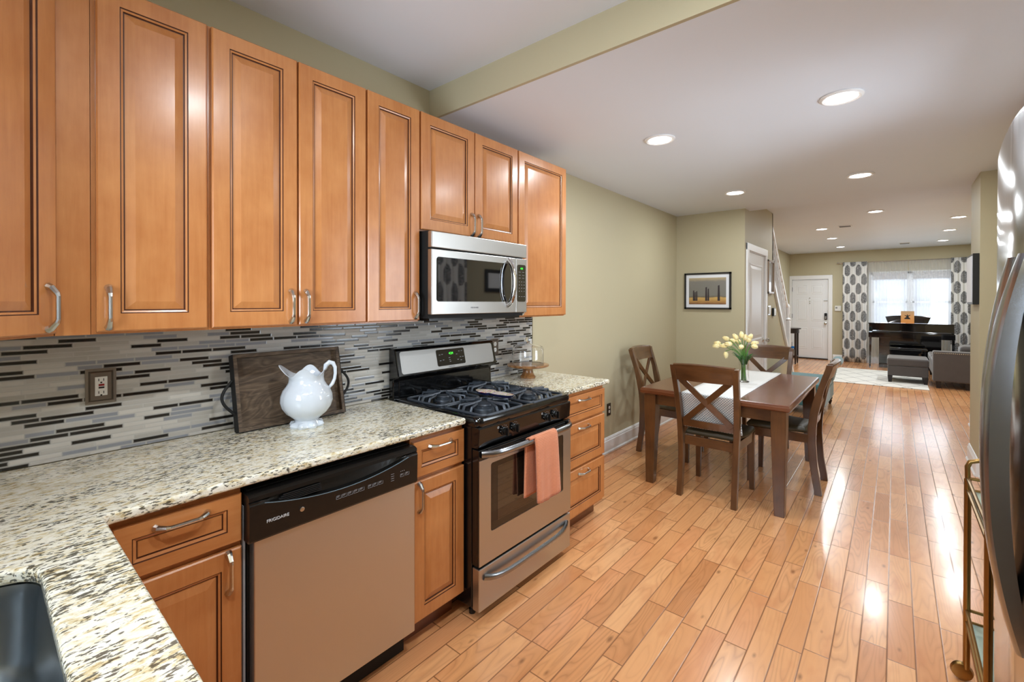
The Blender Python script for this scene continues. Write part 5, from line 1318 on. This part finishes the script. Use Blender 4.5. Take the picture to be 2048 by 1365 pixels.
for (x, y) in ((2.72, 10.68), (3.45, 10.68), (3.08, 10.68), (2.72, 12.54), (3.45, 12.72)): build('leg', MB().loops([[(x - w, y - w, z), (x + w, y - w, z), (x + w, y + w, z), (x - w, y + w, z)] for z, w in ((0.0, 0.026), (0.12, 0.036))]), M['sofa_leg'], sf)
tag(build('throw_pillow', MB().box(3.0, 3.28, 10.90, 11.30, 0.471, 0.72), M['sofa'], bevel=0.06, seg=4), 'charcoal cushion standing on the sofa seat behind the near arm', 'cushion')
# console table by the door
ct = thing('console_table', (0.22, 12.72, 0), 'dark espresso console table with a curved top beside the front door', 'table')
mb = MB(); pts = [(0.005, 12.40)] + [(0.005 + 0.43 * math.sin(R(a)) ** 0.6, 12.72 - 0.32 * math.cos(R(a))) for a in range(20, 161, 20)] + [(0.005, 13.04)]
mb.loops([[(p[0], p[1], z) for p in pts] for z in (0.825, 0.85)]); build('tabletop', mb, M['espresso'], ct)
mb = MB(); mb.loops([[(0.01 + (p[0] - 0.005) * 0.9, 12.72 + (p[1] - 12.72) * 0.9, z) for p in pts] for z in (0.73, 0.825)]); build('apron', mb, M['espresso'], ct)
mb = MB(); mb.loops([[(0.01 + (p[0] - 0.005) * 0.85, 12.72 + (p[1] - 12.72) * 0.85, z) for p in pts] for z in (0.17, 0.20)]); build('shelf', mb, M['espresso'], ct)
for (x, y) in ((0.345, 12.56), (0.345, 12.86), (0.03, 12.47), (0.03, 12.95)): build('leg', MB().loops([[(x - w, y - w, z), (x + w, y - w, z), (x + w, y + w, z), (x - w, y + w, z)] for z, w in ((0, 0.012), (0.17, 0.021), (0.73, 0.021))]), M['espresso'], ct)
cn = thing('canister', (0.28, 12.70, 0.20), 'small white canister with a bright blue lid on the console shelf', 'canister')
build('jar', MB().lathe([(0.045, 0.2005), (0.045, 0.34)], (0.28, 12.70, 0), seg=20), M['white_plastic'], cn); build('lid', MB().lathe([(0.05, 0.3405), (0.07, 0.36), (0.07, 0.385), (0.03, 0.41)], (0.28, 12.70, 0), seg=16), M['blue'], cn)

# ------------------------------------------------------------------ refrigerator
fg = thing('refrigerator', (2.66, 0.905, 0), 'stainless refrigerator at the right edge with a bowed door handle', 'refrigerator')
FY0, FY1 = 0.45, 1.365
build('case', MB().box(2.36, 3.04, FY0, FY1, 0.02, 1.735), M['black_plastic'], fg)
def ffx(y): u = (y - (FY0 + FY1) / 2) / ((FY1 - FY0) / 2); return 2.306 - 0.034 * (1 - u * u)
def fdoor(name, y0, y1, z0, z1, arch=True):
    mb = MB(); rings = []; n = 14
    for i in range(n + 1):
        y = y0 + (y1 - y0) * i / n; x = ffx(y)
        edge = min(i, n - i); x += (0.010 if edge == 0 else (0.002 if edge == 1 else 0))
        rings.append([(2.355, y, z0), (x + 0.006, y, z0), (x, y, z0 + 0.012), (x, y, z1 - 0.012), (x + 0.006, y, z1), (2.355, y, z1)])
    mb.loops(rings); return build(name, mb, M['steel_fridge'], fg, smooth=True)
fa = fdoor('door', 0.9085, FY1, 0.76, 1.745); fb = fdoor('door', FY0, 0.9015, 0.76, 1.745); fc = fdoor('freezer_drawer', FY0, FY1, 0.05, 0.75)
def strap(parent, yc, side):
    """wide bowed strap handle"""
    mb = MB(); rings = []
    for i in range(33):
        t = -1 + 2 * i / 32; z = 1.275 + t * 0.258; out = (0.026 if side > 0 else 0.033) * (1 - abs(t) ** 2.2); x = ffx(yc) - 0.003 - out
        w = 0.008 + (0.011 if side > 0 else 0.019) * (1 - t * t) ** 0.5
        th = 0.004 + 0.013 * (1 - t * t)
        ring = [(x + 0.009 + th * 0.6, yc - w * 0.9, z)]
        for q in range(11):
            a = -1 + 2 * q / 10; ring.append((x - 0.0055 + 0.005 * abs(a) ** 3 + 0.001, yc + w * a, z))
        ring.append((x + 0.009 + th * 0.6, yc + w * 0.9, z)); rings.append(ring)
    mb.loops(rings); build('handle', mb, M['steel_handle'], parent, smooth=True)
strap(fa, 0.942, 1); strap(fb, 0.868, -1)
build('hinge_cover', MB().box(2.345, 2.42, FY1 - 0.09, FY1 - 0.01, 1.746, 1.765), M['black_plastic'], fg, bevel=0.004)
build('grille', MB().box(2.35, 2.38, FY0, FY1, 0.0, 0.045), M['black_plastic'], fg)

# ------------------------------------------------------------------ bar cart
bc = thing('bar_cart', (2.55, 2.21, 0), 'antique brass bar cart between refrigerator and dining window', 'bar cart')
cx0, cx1, cy0, cy1 = 2.362, 2.645, 1.955, 2.475
for (x, y) in ((cx0, cy0), (cx0, cy1), (cx1, cy0), (cx1, cy1)):
    build('post', MB().tube([(x, y, 0.05), (x, y, 0.79)], 0.0105, 12), M['brass'], bc, smooth=True)
for (x, y) in ((cx0 - 0.012, cy1 + 0.006), (cx0 - 0.012, cy0), (cx1, cy0), (cx1, cy1)):
    build('caster', MB().lathe([(0.012, -0.016), (0.030, -0.012), (0.034, 0.0), (0.030, 0.012), (0.012, 0.016)], (x, y, 0.034), 'y', 24), M['brass'], bc, smooth=True)
for z, nm in ((0.745, 'upper_shelf'), (0.235, 'lower_shelf')):
    mb = MB()
    for dz in (0, 0.045):
        mb.tube([(cx0, cy0, z + dz), (cx0, cy1, z + dz)], 0.006, 8); mb.tube([(cx1, cy0, z + dz), (cx1, cy1, z + dz)], 0.006, 8)
        mb.tube([(cx0, cy1, z + dz), (cx1, cy1, z + dz)], 0.006, 8); mb.tube([(cx0, cy0, z + dz), (cx1, cy0, z + dz)], 0.006, 8)
    r_ = build('gallery_rail', mb, M['brass'], bc, smooth=True)
    t = plain('smoky_shelf_glass', (170, 190, 180), 0.05, coat=1.0); build(nm, MB().box(cx0 + 0.006, cx1 - 0.006, cy0 + 0.006, cy1 - 0.006, z - 0.008, z - 0.001), t, bc)
mb = MB(); mb.tube([(cx0, cy1, 0.79), (cx0 - 0.001, cy1, 0.835), (cx0 + 0.006, cy1, 0.855), (cx0 + 0.028, cy1, 0.864), (cx1 - 0.028, cy1, 0.864), (cx1 - 0.006, cy1, 0.855), (cx1, cy1, 0.835), (cx1, cy1, 0.79)], 0.0085, 10)
build('push_handle', mb, M['brass'], bc, smooth=True)
tag(build('envelope', MB().box(2.46, 2.60, 2.12, 2.34, 0.2345, 0.242), M['black_matte']), 'flat dark case lying on the lower shelf of the bar cart', 'case')
